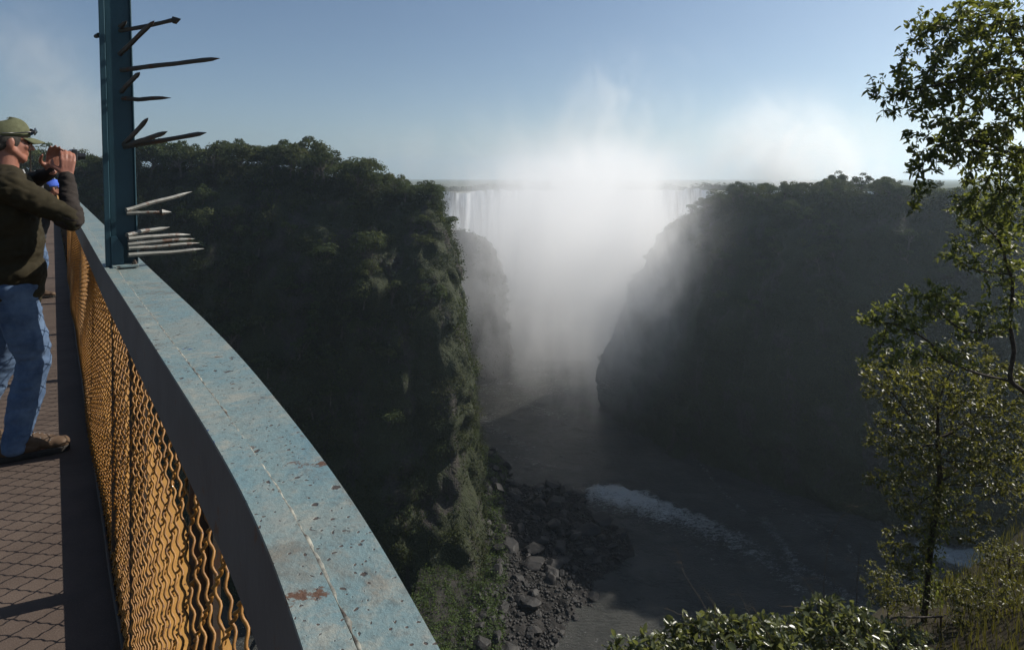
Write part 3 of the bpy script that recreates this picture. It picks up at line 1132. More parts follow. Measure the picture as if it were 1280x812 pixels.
def m_wire():
    w = NM('ochre_wire_paint')
    v = w.coord('Position')
    c = w.ramp(w.noise(v, 14, 5, .65), [(.3, (.15, .062, .012)), (.65, (.31, .145, .026))])
    c = w.mix(w.step(w.noise(v, 50, 4, .6), .60, .68), c, (.10, .045, .02))
    return w.done(w.bsdf(c, .52, .35))


M['wire'] = m_wire()
M['ochre'] = m_darkpaint('ochre_beam_paint', (.34, .17, .04), (.42, .22, .05), .68, .55)


def m_deck():
    w = NM('deck_surface')
    v = w.coord('Position')
    n = w.noise(v, 3.0, 6, .65)
    g2 = w.noise(v, 190, 3, .6)
    c = w.ramp(n, [(.3, (.06, .043, .034)), (.7, (.10, .074, .058))])
    c = w.mix(w.step(g2, .55, .75), c, (.13, .10, .08))
    return w.done(w.bsdf(c, .85, .25, 0, w.bump(g2, .4, .004)))


M['deck'] = m_deck()
ss = np.r_[np.arange(0, s_at_y(8.6), .2), [q for q in PS if q > s_at_y(8.6)]]
prof = [(.03, 0), (.03, -.35), (-9.5, -.35), (-9.5, 0)]
v = np.stack([path(ss, o, z) for o, z in prof], 1).reshape(-1, 3)
deck = sweep('bridge_deck', prof, M['deck'], None, step=.2)
tag(deck, kind='structure')

rail = empty('bridge_railing', (0, 0, 0))
tag(rail, 'bridge railing with worn pale teal top plate and ochre wire mesh beside the walkway', 'railing')
top = sweep('top_plate', [(.0, RZ), (.088, RZ), (.088, RZ - .012), (.0, RZ - .012)], M['rail'], rail, taper=True)
# folded angle along the inner edge, its lip and the weld bead
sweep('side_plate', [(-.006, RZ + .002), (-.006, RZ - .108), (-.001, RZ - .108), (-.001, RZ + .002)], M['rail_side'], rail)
sweep('edge_strip', [(-.006, RZ + .0065), (.026, RZ + .0055), (.028, RZ + .001), (-.006, RZ + .0022)], M['rail'], rail, 0, s_at_y(8.6), .03)
sb = np.arange(s_at_y(.05), s_at_y(6.5), .006)
wb = Geo()
rj = np.random.default_rng(4)
o_ = .0275 + fbm(np.stack([sb * 9, sb * 0, sb * 0], 1), 3, 3) * .0022
wb.tube(path(sb, o_, RZ + .0015), .0019 * (1 + fbm(np.stack([sb * 120, sb * 0, sb * 0], 1), 4, 5) * 1.6), 6)
wb.build('weld_bead', M['weld'], rail, True)
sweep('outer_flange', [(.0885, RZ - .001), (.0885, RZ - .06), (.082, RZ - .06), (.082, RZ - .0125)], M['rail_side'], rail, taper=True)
# ochre toe beam outside the mesh
sweep('toe_beam', [(.085, .165), (.25, .165), (.25, .14), (.095, .14), (.095, -.35), (.085, -.35)], M['ochre'], rail)
# posts under the plate
for Yp in [.25, 1.0, 1.72, 2.2, 3.3, 4.5, 5.8, 7.2] + [9 + 1.5 * k for k in range(6)]:
    s = s_at_y(Yp)
    q0 = path(s, .055, 0)
    tx, ty = np.interp(s, PS, PT[:, 0]), np.interp(s, PS, PT[:, 1])
    rot = [(tx, ty, 0), (ty, -tx, 0), (0, 0, 1)]
    gq = Geo()
    gq.box((q0[0], q0[1], RZ / 2 + .06), (.07, .012, RZ - .145), np.array(rot).T)
    gq.box(path(s, .034, RZ / 2 + .06), (.01, .028, RZ - .15), np.array(rot).T)
    gq.build('post', M['dark_steel'], rail)


def wire_family(sign, pitch=.068, z0=.02, z1=1.05, s0=s_at_y(-.7), s1=s_at_y(8.3), r=.0024, ang=R(47), sides=5):
    dz = z1 - z0
    ds = dz / math.tan(ang)
    gap = pitch / math.sin(ang)
    L = dz / math.sin(ang)
    n = int((s1 - s0) / gap)
    m = int(L / .0058)
    V, Fc, o = [], [], 0
    fq = grid_faces(m, sides, True)
    th = np.linspace(0, 2 * math.pi, sides, endpoint=False)
    for k in range(n):
        sa = s0 + k * gap
        if sign < 0: sa += ds
        u = np.linspace(0, 1, m)
        ph = 2 * math.pi * u * L / .034 + (k % 2) * math.pi
        s = sa + sign * ds * u
        lat = np.sin(ph) * .0014
        s = s + lat * math.sin(ang)
        z = z0 + dz * u - sign * lat * math.cos(ang)
        off = .022 + np.cos(ph) * .0026 + sign * .0026 + .006 * np.sin(sa * 1.7) + .004 * np.sin(z * 7 + sa * 3)
        pts = path(s, off, z)
        t = np.gradient(pts, axis=0)
        t /= np.linalg.norm(t, axis=1)[:, None]
        i = int(np.searchsorted(PS, sa))
        nn = np.array([PN[i, 0], PN[i, 1], 0])
        a = np.cross(t, nn)
        a /= np.linalg.norm(a, axis=1)[:, None]
        b = np.cross(a, t)
        ring = a[:, None] * np.cos(th)[None, :, None] + b[:, None] * np.sin(th)[None, :, None]
        V.append((pts[:, None] + ring * r).reshape(-1, 3))
        Fc.append(fq + o)
        o += m * sides
    return np.concatenate(V), np.concatenate(Fc)


va, fa = wire_family(1)
vb, fb = wire_family(-1)
link('wire_mesh', np_mesh('wire_mesh', np.concatenate([va, vb]), np.concatenate([fa, fb + len(va)]), True), M['wire'], rail)
gq = Geo()
for z in (1.046, .03):
    sq = np.arange(s_at_y(-.7), s_at_y(8.3), .02)
    gq.tube(path(sq, .022 + np.sin(sq * 8) * .001, z + np.sin(sq * 5) * .003), .007, 6)
gq.build('frame_rod', M['dark_steel'], rail, True)

# ------------------------------------------------------------------ spiked post on the railing
post = empty('spiked_post', (0, 0, 0))
tag(post, 'tall dark teal steel post with fans of pointed spikes bolted on the railing', 'post')
PY = 2.18
s_p = s_at_y(PY)
pb = path(s_p, .045, RZ)
LEAN = Matrix.Rotation(R(-1.6), 3, 'Y')
tx, ty = PT[int(np.searchsorted(PS, s_p))]
view = Vector((pb[0], pb[1], 0)).normalized()
rgt = Vector((view.y, -view.x, 0))
B3 = Matrix((rgt, view, (0, 0, 1))).transposed()         # columns: right, away, up
rot = np.array(LEAN @ B3)


def pl(x, y, z):
    return (Vector(pb) + LEAN @ (B3 @ Vector((x, y, z))))


g = Geo()
Hh = 1.35
g.box(pl(.012, .0, Hh / 2 + .008), (.076, .006, Hh), rot)
g.build('web_plate', M['post'], post)
bevel(post.children[-1], .0015, 1)
g = Geo()
g.box(pl(-.035, -.012, Hh / 2 + .008), (.018, .05, Hh), rot)
bevel(g.build('front_flange', M['post'], post), .002, 2)
g = Geo()
g.box(pl(.053, .012, Hh / 2 + .008), (.006, .05, Hh), rot)
bevel(g.build('rear_flange', M['post'], post), .002, 1)
g = Geo()
v3 = [pl(*q) for q in [(-.026, -.041, -.025), (.012, -.041, -.025), (.012, -.041, .075), (-.010, -.041, .115), (-.026, -.041, .115),
                       (-.026, -.033, -.025), (.012, -.033, -.025), (.012, -.033, .075), (-.010, -.033, .115), (-.026, -.033, .115)]]
g.add([tuple(q) for q in v3], [(0, 1, 2, 3, 4), (9, 8, 7, 6, 5), (0, 5, 6, 1), (1, 6, 7, 2), (2, 7, 8, 3), (3, 8, 9, 4), (4, 9, 5, 0)])
g.build('gusset_plate', M['post'], post)
g = Geo()
rt = np.array(Matrix(((tx, -ty, 0), (ty, tx, 0), (0, 0, 1))))
g.box(path(s_p, .056, RZ + .009), (.15, .08, .009), rt)
bevel(g.build('base_plate', M['rail'], post), .002, 2)

for (bx_, by_) in ((.05, .028), (.05, -.028), (-.055, .028)):
    g = Geo()
    c0 = np.array(path(s_p, .056, RZ + .0135)) + np.array([tx * bx_ + ty * by_, ty * bx_ - tx * by_, 0])
    g.tube([c0, c0 + (0, 0, .009)], .008, 6)
    g.tube([c0 + (0, 0, .009), c0 + (0, 0, .015)], .0045, 8)
    g.build('bolt', M['dark_steel'], post)
SP = [((152, 39), (226, 24), 1), ((152, 68), (193, 26), 0), ((154, 87), (275, 73), 0), ((154, 114), (175, 90), 0), ((155, 124), (214, 122), 0),
      ((157, 180), (185, 148), 0), ((157, 182), (209, 165), 0), ((158, 184), (258, 166), 0), ((160, 262), (240, 240), 0), ((160, 267), (214, 265), 1),
      ((161, 293), (212, 284), 0), ((162, 299), (238, 293), 0), ((162, 305), (243, 299), 0), ((162, 311), (249, 304), 0), ((162, 319), (255, 311), 0),
      ((152, 34), (158, 27), 0), ((126, 44), (118, 46), 0)]
for (x0, y0), (x1, y1), arrow in SP:
    a = P(x0 - 2, y0, PY)
    den = (y1 - YH)
    Y1 = PY * (y0 - YH) / den if abs(den) > 1 else PY
    Y1 = min(max(Y1, PY - .34), PY + .22)
    b = P(x1, y1, Y1)
    n = 14
    tt = np.linspace(0, 1, n)
    L = (b - a).length
    pts = np.array(a)[None] + (np.array(b) - np.array(a))[None] * tt[:, None]
    pts += fbm(np.stack([tt * 3 + x1, tt * 0 + y1, tt * 0], 1), 2, 7)[:, None] * np.array([.2, .3, 1]) * .004
    tl = min(.045, L * .3) / L
    rad = np.interp(tt, [0, 1 - tl, 1], [.0088, .0074, .0008]) * (1 + fbm(np.stack([tt * 40, tt * 0 + y0, tt * 0], 1), 2, 9) * .10)
    if arrow:
        tt2 = np.array([1 - .9 * tl, 1 - .75 * tl, 1.0])
        pts = np.concatenate([pts[:-2], np.array(a)[None] + (np.array(b) - np.array(a))[None] * tt2[:, None]])
        rad = np.r_[rad[:-2] * .9, .008, .0135, .001]
    gs = Geo()
    gs.tube(pts, rad, 6)
    gs.build('spike', M['spike_shaded'] if y0 < 220 else M['spike'], post)

# small distant pole on the bridge
# ------------------------------------------------------------------ people
def skin_mat(name, c1, c2):
    w = NM(name)
    v = w.coord('Object')
    c = w.ramp(w.noise(v, 14, 4, .6), [(.3, c1), (.7, c2)])
    b = w.bsdf(c, .5, .4, 0, w.bump(w.noise(v, 120, 3), .15, .002))
    try:
        b.inputs['Subsurface Weight'].default_value = .08
        b.inputs['Subsurface Radius'].default_value = (.012, .005, .003)
    except Exception:
        pass
    return w.done(b)


def cloth_mat(name, c1, c2, scale=22, rough=.9, bump=.35):
    w = NM(name)
    v = w.coord('Object')
    c = w.ramp(w.noise(v, scale, 5, .65), [(.3, c1), (.7, c2)])
    wv = w.noise(v, 420, 2, .5)
    h = w.math('ADD', w.math('MULTIPLY', wv, .4), w.noise(v, scale, 4, .6))
    b = w.bsdf(c, rough, .2, 0, w.bump(h, bump, .004))
    return w.done(b)


M['skin'] = skin_mat('sunburnt_skin', (.20, .08, .052), (.29, .125, .082))
M['fleece'] = cloth_mat('olive_fleece', (.020, .016, .008), (.026, .021, .010), 30)
M['sleeve'] = cloth_mat('dark_sleeve', (.018, .014, .012), (.03, .024, .02), 30)
M['denim'] = cloth_mat('blue_denim', (.04, .068, .125), (.105, .155, .235), 10)
M['cap'] = cloth_mat('olive_cap_cloth', (.07, .074, .040), (.105, .11, .062), 40, .9, .2)
M['collar'] = cloth_mat('grey_checked_shirt', (.16, .165, .17), (.34, .34, .34), 60)
M['hair'] = cloth_mat('dark_greying_hair', (.03, .025, .02), (.09, .08, .07), 90)
M['boot'] = cloth_mat('brown_leather', (.055, .035, .022), (.11, .07, .042), 18, .6, .3)
M['sole'] = m_noisy('rubber_sole', (.02, .018, .016), (.04, .035, .03), 30, .8, .3, .2)
M['black_plastic'] = m_noisy('black_plastic', (.010, .010, .011), (.016, .016, .018), 30, .3, .5, 0)
M['chrome'] = m_noisy('steel_trim', (.5, .5, .5), (.6, .6, .6), 30, .25, .5, 0, metal=1.0)
M['lens'] = m_noisy('dark_lens', (.008, .008, .009), (.012, .012, .013), 30, .06, .8, 0)
M['cap_blue'] = cloth_mat('blue_cap_cloth', (.05, .10, .42), (.075, .14, .52), 40, .85, .2)
M['cap_red'] = cloth_mat('red_cap_cloth', (.30, .015, .018), (.38, .025, .025), 40, .8, .2)
M['jacket_dark'] = cloth_mat('dark_jacket', (.025, .026, .03), (.045, .046, .05), 30)
M['jacket_grey'] = cloth_mat('grey_jacket', (.10, .105, .11), (.16, .165, .17), 30)


def cone_tube(bm, a, b, ra, rb, seg=16):
    """round-ended tapered limb"""
    a, b = Vector(a), Vector(b)
    d = b - a
    L = d.length
    q = d.to_track_quat('Z', 'Y').to_matrix().to_4x4()
    mt = Matrix.Translation((a + b) / 2) @ q
    bmesh.ops.create_cone(bm, cap_ends=True, segments=seg, radius1=ra, radius2=rb, depth=L, matrix=mt)
    for p, r in ((a, ra), (b, rb)):
        bmesh.ops.create_uvsphere(bm, u_segments=seg, v_segments=10, radius=r, matrix=Matrix.Translation(p))


def ell(bm, c, s, rot=None):
    mt = Matrix.Translation(c)
    if rot is not None: mt = mt @ rot.to_4x4()
    mt = mt @ Matrix.Diagonal((*s, 1))
    bmesh.ops.create_uvsphere(bm, u_segments=24, v_segments=16, radius=1, matrix=mt)


def fuse(name, fill, mat, parent, voxel=.006, smooth=4, wrinkle=None):
    """overlapping solids grown together into one continuous skin"""
    bm = bmesh.new()
    fill(bm)
    me = bpy.data.meshes.new(name)
    bm.to_mesh(me)
    bm.free()
    tmp = bpy.data.objects.new('tmp_' + name, me)
    COL.objects.link(tmp)
    m = tmp.modifiers.new('r', 'REMESH')
    m.mode = 'VOXEL'
    m.voxel_size = voxel
    sm = tmp.modifiers.new('s', 'SMOOTH')
    sm.factor = .5
    sm.iterations = smooth
    dg = bpy.context.evaluated_depsgraph_get()
    me2 = bpy.data.meshes.new_from_object(tmp.evaluated_get(dg))
    bpy.data.objects.remove(tmp)
    bpy.data.meshes.remove(me)
    me2.name = name
    if wrinkle:
        n = len(me2.vertices)
        co = np.empty(n * 3, np.float32)
        no = np.empty(n * 3, np.float32)
        me2.vertices.foreach_get('co', co)
        me2.vertices.foreach_get('normal', no)
        co, no = co.reshape(-1, 3), no.reshape(-1, 3)
        co = co + no * wrinkle(co.astype(float))[:, None]
        me2.vertices.foreach_set('co', co.astype(np.float32).ravel())
        me2.update()
    me2.polygons.foreach_set('use_smooth', np.ones(len(me2.polygons), bool))
    me2.materials.clear()
    return link(name, me2, mat, parent)


def lerp(a, b, t):
    return Vector(a) * (1 - t) + Vector(b) * t


def hand(bm, wrist, palm_dir, palm_nrm, side, curl=.6, sz=1.0):
    """palm and five separate bent fingers; palm_dir runs to the knuckles, palm_nrm out of the palm, side +1/-1 puts the thumb"""
    d = Vector(palm_dir).normalized()
    n = Vector(palm_nrm)
    n = (n - d * n.dot(d)).normalized()
    x = d.cross(n) * side
    w = Vector(wrist)
    for k in (-.026, -.009, .009, .026):
        cone_tube(bm, w + x * k * .7 * sz + d * .012, w + d * .085 * sz + x * k * sz, .0145 * sz, .0125 * sz, 10)
    for k, ln in ((.030, .070), (.010, .080), (-.010, .074), (-.029, .058)):
        p0 = w + d * .088 * sz + x * k * sz
        a1 = curl * .6
        d1 = d * math.cos(a1) + n * math.sin(a1)
        p1 = p0 + d1 * ln * .45 * sz
        a2 = a1 + curl * .9
        d2 = d * math.cos(a2) + n * math.sin(a2)
        p2 = p1 + d2 * ln * .32 * sz
        a3 = a2 + curl * .5
        d3 = d * math.cos(a3) + n * math.sin(a3)
        p3 = p2 + d3 * ln * .26 * sz
        cone_tube(bm, p0, p1, .0100 * sz, .0090 * sz, 8)
        cone_tube(bm, p1, p2, .0090 * sz, .0080 * sz, 8)
        cone_tube(bm, p2, p3, .0080 * sz, .0066 * sz, 8)
    t0 = w + d * .028 * sz + x * .028 * sz
    t1 = t0 + (d * .55 + x * .75 + n * .35).normalized() * .042 * sz
    t2 = t1 + (d * .75 + x * .15 + n * .62).normalized() * .032 * sz
    t3 = t2 + (d * .75 - x * .15 + n * .62).normalized() * .022 * sz
    cone_tube(bm, t0, t1, .0135 * sz, .0110 * sz, 8)
    cone_tube(bm, t1, t2, .0105 * sz, .0092 * sz, 8)
    cone_tube(bm, t2, t3, .0092 * sz, .0074 * sz, 8)


def head(bm, c, yaw=0.0, s=1.0, pitch=0.0):
    """skull, face, nose, lips, chin, ears about c (centre of the skull), facing +Y turned by yaw"""
    rot = (Matrix.Rotation(yaw, 3, 'Z') @ Matrix.Rotation(pitch, 3, 'X'))
    T = lambda x, y, z: Vector(c) + rot @ Vector((x, y, z)) * s
    ell(bm, T(0, -.012, .022), (.074 * s, .094 * s, .088 * s), rot)
    ell(bm, T(0, .030, -.03), (.060 * s, .060 * s, .085 * s), rot)
    cone_tube(bm, T(0, .035, -.045), T(0, .066, -.098), .046 * s, .026 * s)
    for sx in (-1, 1):
        cone_tube(bm, T(sx * .052, -.005, -.045), T(sx * .026, .058, -.095), .024 * s, .022 * s)
        ell(bm, T(sx * .036, .066, -.030), (.022 * s, .018 * s, .020 * s), rot)
        ell(bm, T(sx * .077, -.012, -.018), (.010 * s, .020 * s, .033 * s), rot @ Matrix.Rotation(R(-14) * sx, 3, 'Z'))
        ell(bm, T(sx * .030, .080, .012), (.026 * s, .012 * s, .009 * s), rot)
        cone_tube(bm, T(sx * .008, .094, -.042), T(sx * .011, .088, -.042), .009 * s, .009 * s, 10)
    cone_tube(bm, T(0, .084, .004), T(0, .110, -.036), .009 * s, .0125 * s)
    cone_tube(bm, T(-.018, .085, -.068), T(.018, .085, -.068), .0075 * s, .0075 * s, 10)
    cone_tube(bm, T(-.015, .083, -.079), T(.015, .083, -.079), .0085 * s, .0085 * s, 10)
    return T, rot


def cap_mesh(root, T, rot, mat, s=1.0, voxel=None):
    """baseball cap: lofted crown of six panels, button and curved brim"""
    g = Geo()
    nu, nv = 36, 12
    rings = []
    for j in range(nv):
        a = j / (nv - 1) * math.pi / 2
        for i in range(nu):
            th = i / nu * 2 * math.pi
            seam = 1 - .012 * (1 - abs(math.cos(3 * th))) * math.sin(a * 2)
            rx, ry = .084, .104
            ca = math.cos(a) ** .72
            z = .028 + .092 * math.sin(a) ** .95 + (.012 * math.sin(th) * math.sin(a))
            rings.append(T(rx * ca * math.cos(th) * seam, -.010 + ry * ca * math.sin(th) * seam, z - (.016 * (1 - math.sin(th)) / 2 * math.cos(a))))
    v = np.array([tuple(q) for q in rings])
    g.add(v, [tuple(q) for q in grid_faces(nv, nu, True)])
    crown = g.build('cap', mat, root, True)
    so = crown.modifiers.new('thick', 'SOLIDIFY')
    so.thickness = .003
    g = Geo()
    bt = []
    for j, q in enumerate(np.linspace(0, 1, 7)):
        for i, th in enumerate(np.linspace(-1.05, 1.05, 17)):
            x = .080 * math.sin(th) * (1 - .10 * q)
            y0 = -.010 + .103 * math.cos(th)
            y = y0 + q * .074 * math.cos(th * .92) ** .5 if math.cos(th * .92) > 0 else y0
            z = .026 - .010 * q - 4.2 * x * x * (.5 + q * .7) - .010 * q * q
            bt.append(T(x, y, z))
    g.add([tuple(q) for q in bt], [tuple(q) for q in grid_faces(7, 17)])
    brim = g.build('brim', mat, crown, True)
    so = brim.modifiers.new('thick', 'SOLIDIFY')
    so.thickness = .004
    g = Geo()
    c0 = T(0, -.012, .121)
    rr = []
    for j in range(4):
        for i in range(10):
            a = j / 3 * math.pi / 2
            rr.append(c0 + rot @ Vector((.008 * math.cos(a) * math.cos(i / 10 * 6.283), .008 * math.cos(a) * math.sin(i / 10 * 6.283), .005 * math.sin(a))))
    g.add([tuple(q) for q in rr], [tuple(q) for q in grid_faces(4, 10, True)])
    g.build('button', mat, crown, True)
    return crown


def person(label, loc, rz, J, mats, group=None, voxel=.006, hd_yaw=0.0, sunglasses=False, detail=True, boots=True, hd_pitch=0.0):
    root = empty('person', loc, rz)
    tag(root, label, 'person', group)
    info = {}

    def body(bm):
        info['T'] = head(bm, J['head'], hd_yaw, .95, hd_pitch)
        cone_tube(bm, J['neck'], lerp(J['neck'], J['head'], .75), .060, .053)
        ell(bm, J['chest'], (.155, .105, .20))
        ell(bm, lerp(J['chest'], J['pelvis'], .55), (.135, .10, .16))
        ell(bm, J['pelvis'], (.155, .11, .12))
        for sd in 'RL':
            sx = 1 if sd == 'R' else -1
            cone_tube(bm, lerp(J['neck'], J['sh' + sd], .25), J['sh' + sd], .06, .058)
            cone_tube(bm, J['sh' + sd], J['el' + sd], .050, .040)
            cone_tube(bm, J['el' + sd], J['wr' + sd], .040, .027)
            hand(bm, J['wr' + sd], J['pd' + sd], J['pn' + sd], J.get('ts' + sd, 1), J.get('curl', .6))
            cone_tube(bm, Vector(J['pelvis']) + Vector((sx * .09, 0, -.02)), J['kn' + sd], .080, .055)
            cone_tube(bm, J['kn' + sd], J['an' + sd], .055, .038)
            cone_tube(bm, Vector(J['an' + sd]) + Vector((0, 0, -.03)), Vector(J['an' + sd]) + Vector(J['ft' + sd]) * .16 + Vector((0, 0, -.05)), .040, .030)
    b = fuse('body', body, mats['skin'], root, voxel, 3)
    T, rot = info['T']

    def wr(amp, sc, sd):
        return lambda co: fbm(co * np.array(sc), 3, sd) * amp

    def jacket(bm):
        hem = J['hem']
        ell(bm, Vector(J['chest']) + Vector((0, -.005, .0)), (.200, .145, .235))
        ell(bm, lerp(J['chest'], J['pelvis'], .5), (.188, .142, .22))
        ell(bm, Vector(J['pelvis']) + Vector((0, 0, .03)), (.195, .148, .15))
        cone_tube(bm, Vector(hem) + Vector((-.06, 0, 0)), Vector(hem) + Vector((.06, 0, 0)), .125, .125)
        cone_tube(bm, lerp(J['neck'], J['chest'], .05), lerp(J['neck'], J['chest'], .4), .080, .12)
        for sd in 'RL':
            cone_tube(bm, lerp(J['neck'], J['sh' + sd], .3), J['sh' + sd], .080, .080)
            cone_tube(bm, J['sh' + sd], lerp(J['sh' + sd], J['el' + sd], .55), .078, .062)
            cone_tube(bm, lerp(J['sh' + sd], J['el' + sd], .55), J['el' + sd], .062, .054)
    jk = fuse('jacket', jacket, mats['jacket'], root, voxel * 1.3, 5, lambda co: fbm(co * np.array((9, 9, 13)), 3, 31) * .013 + np.abs(fbm(co * np.array((15, 15, 27)), 2, 33)) * .012)

    def sleeves(sd):
        def f(bm):
            cone_tube(bm, lerp(J['sh' + sd], J['el' + sd], .86), J['el' + sd], .054, .0545)
            cone_tube(bm, J['el' + sd], lerp(J['el' + sd], J['wr' + sd], .5), .0545, .043)
            cone_tube(bm, lerp(J['el' + sd], J['wr' + sd], .5), lerp(J['el' + sd], J['wr' + sd], .97), .043, .034)
        return f
    for sd in 'RL':
        fuse('sleeve', sleeves(sd), mats['sleeve'], root, voxel * 1.2, 4, lambda co: fbm(co * np.array((20, 20, 24)), 3, 37) * .009 + np.abs(fbm(co * np.array((18, 18, 40)), 2, 39)) * .010)

    def jeans(bm):
        ell(bm, Vector(J['pelvis']) + Vector((0, -.01, -.03)), (.178, .135, .13))
        for sd in 'RL':
            sx = 1 if sd == 'R' else -1
            cone_tube(bm, Vector(J['pelvis']) + Vector((sx * .088, -.01, -.04)), J['kn' + sd], .106, .078)
            cone_tube(bm, J['kn' + sd], Vector(J['an' + sd]) + Vector((0, -.005, -.01)), .078, .068)
    fuse('jeans', jeans, mats['jeans'], root, voxel * 1.2, 4, lambda co: fbm(co * np.array((8, 8, 19)), 3, 41) * .012 + fbm(co * np.array((20, 20, 34)), 2, 43) * .004 * np.clip(1.2 - co[:, 2], .3, 1))
    for sd in 'RL':
        an, ft = Vector(J['an' + sd]), Vector(J['ft' + sd]).normalized()
        fz = 0.0

        def boot(bm):
            a0 = Vector((an.x, an.y, .075))
            cone_tube(bm, a0 + Vector((0, 0, .05)), a0, .058, .056)
            cone_tube(bm, a0 - ft * .035 + Vector((0, 0, -.018)), a0 + ft * .08 + Vector((0, 0, -.018)), .047, .045)
            cone_tube(bm, a0 + ft * .05 + Vector((0, 0, .008)), a0 + ft * .165 + Vector((0, 0, -.028)), .045, .037)
            ell(bm, a0 + ft * .185 + Vector((0, 0, -.030)), (.044, .044, .034))
        bt = fuse('boot', boot, mats['boot'], root, voxel, 3, wr(.004, (30, 30, 30), 47))

        def sole(bm):
            sxv = Vector((ft.y, -ft.x, 0))
            pr = [(-.088, .030), (-.075, .042), (-.02, .043), (.06, .044), (.14, .050), (.195, .042), (.226, .022), (.226, -.022), (.195, -.042), (.14, -.046), (.06, -.038), (-.02, -.040), (-.075, -.042), (-.088, -.030)]
            lo = [bm.verts.new(Vector((an.x, an.y, .002)) + ft * a + sxv * c) for a, c in pr]
            hi = [bm.verts.new(Vector((an.x, an.y, .034)) + ft * a + sxv * c * 1.04) for a, c in pr]
            bm.faces.new(lo)
            bm.faces.new(hi[::-1])
            for i in range(len(pr)):
                j = (i + 1) % len(pr)
                bm.faces.new((lo[i], hi[i], hi[j], lo[j]))
            bmesh.ops.recalc_face_normals(bm, faces=bm.faces[:])
        bm = bmesh.new()
        sole(bm)
        me = bpy.data.meshes.new('sole')
        bm.to_mesh(me)
        bm.free()
        so = link('sole', me, M['sole'], bt)
        bevel(so, .006, 2)
        if detail:
            gl = Geo()
            sxv = Vector((ft.y, -ft.x, 0))
            a0 = Vector((an.x, an.y, .075))
            for k in range(5):
                c0 = a0 + ft * (.055 + .020 * k) + Vector((0, 0, .052 - .0095 * k))
                sgn = 1 if k % 2 else -1
                gl.tube([c0 - sxv * .032 + ft * .008 * sgn - Vector((0, 0, .014)), c0 + Vector((0, 0, .006)), c0 + sxv * .032 - ft * .008 * sgn - Vector((0, 0, .014))], .0032, 6)
            gl.build('laces', M['collar'], bt, True)
    # hair below the cap, collar, eyes
    def hair(bm):
        ell(bm, T(0, -.016, .016), (.0785, .096, .086), rot)
        ell(bm, T(0, -.055, -.028), (.064, .052, .045), rot)
    hr = bmesh.new()
    hair(hr)
    bmesh.ops.delete(hr, geom=[q for q in hr.verts if (rot.inverted() @ (q.co - T(0, 0, 0))).y > .034 - .0 * q.co.z and (rot.inverted() @ (q.co - T(0, 0, 0))).z < .03], context='VERTS')
    me = bpy.data.meshes.new('hair')
    hr.to_mesh(me)
    hr.free()
    me.polygons.foreach_set('use_smooth', np.ones(len(me.polygons), bool))
    link('hair', me, mats['hair'], root)
    gl = Geo()
    n0 = Vector(J['neck'])
    rr = []
    for j, (zz, rd) in enumerate([(-.02, .088), (.01, .078), (.045, .073), (.055, .079), (.03, .088), (.0, .097)]):
        for i in range(24):
            th = i / 24 * 2 * math.pi
            rr.append(n0 + Vector((rd * math.cos(th), rd * .98 * math.sin(th) + .004, zz - .018 * math.sin(th) + .004 * math.sin(5 * th))))
    gl.add([tuple(q) for q in rr], [tuple(q) for q in grid_faces(6, 24, True)])
    gl.build('collar', mats['collar'], root, True)
    for sx in (-1, 1):
        bm = bmesh.new()
        bmesh.ops.create_uvsphere(bm, u_segments=12, v_segments=8, radius=.0115, matrix=Matrix.Translation(T(sx * .030, .0805, -.004)))
        me = bpy.data.meshes.new('eye')
        bm.to_mesh(me)
        bm.free()
        link('eye', me, M['lens'], root)
    if mats.get('cap'):
        cap_mesh(root, T, rot, mats['cap'])
    if sunglasses:
        gl = Geo()
        for sx in (-1, 1):
            gl.tube([T(sx * .088, -.055, .030), T(sx * .0905, .02, .040), T(sx * .083, .070, .052), T(sx * .064, .096, .060)], [.003, .0035, .0045, .005], 6)
        gl.tube([T(-.012, .107, .060), T(0, .111, .063), T(.012, .107, .060)], .003, 6)
        sg = gl.build('sunglasses', M['black_plastic'], root, True)
        for sx in (-1, 1):
            gl = Geo()
            rr = []
            for j, q in enumerate((1.0, .86, .5, .02)):
                for i in range(18):
                    th = i / 18 * 6.283
                    rr.append(T(sx * (.038 + .030 * q * math.cos(th)), .100 + .012 * (1 - q) - .012 * (q * math.cos(th) * 1) ** 1 * 1.0 + .002, .060 + .021 * q * math.sin(th)))
            gl.add([tuple(q) for q in rr], [tuple(q) for q in grid_faces(4, 18, True)])
            ln = gl.build('lens', M['lens'], sg, True)
            so = ln.modifiers.new('t', 'SOLIDIFY')
            so.thickness = .003
    return root


MAN = dict(pelvis=(0, 0, .93), chest=(0, -.02, 1.27), neck=(0, -.035, 1.475), head=(0, -.015, 1.668), hem=(0, .0, .86),
           shR=(.185, -.025, 1.415), elR=(.27, .215, 1.245), wrR=(.115, .215, 1.475), pdR=(-.12, .10, 1), pnR=(-1, .0, -.1), tsR=1,
           shL=(-.185, -.025, 1.415), elL=(-.34, .09, 1.43), wrL=(-.085, .18, 1.50), pdL=(.10, .12, 1), pnL=(1, .0, -.1), tsL=-1,
           knR=(.10, .08, .50), anR=(.105, .005, .09), ftR=(.25, 1, 0), knL=(-.12, -.02, .49), anL=(-.16, -.20, .09), ftL=(-.15, 1, 0), curl=.5)
fc = Vector((.70, .71, 0)).normalized()
man_rz = math.atan2(-fc.x, fc.y)
man_loc = Vector((-2.71, 3.30, 0))
man = person('man in olive fleece jacket, jeans and green cap raising a camera at the railing', man_loc, man_rz, MAN,
             dict(skin=M['skin'], jacket=M['fleece'], sleeve=M['sleeve'], jeans=M['denim'], boot=M['boot'], hair=M['hair'], collar=M['collar'], cap=M['cap']), voxel=.0055, hd_yaw=R(8), hd_pitch=R(-4), sunglasses=True)
man.scale = (1.015, 1.015, 1.015)
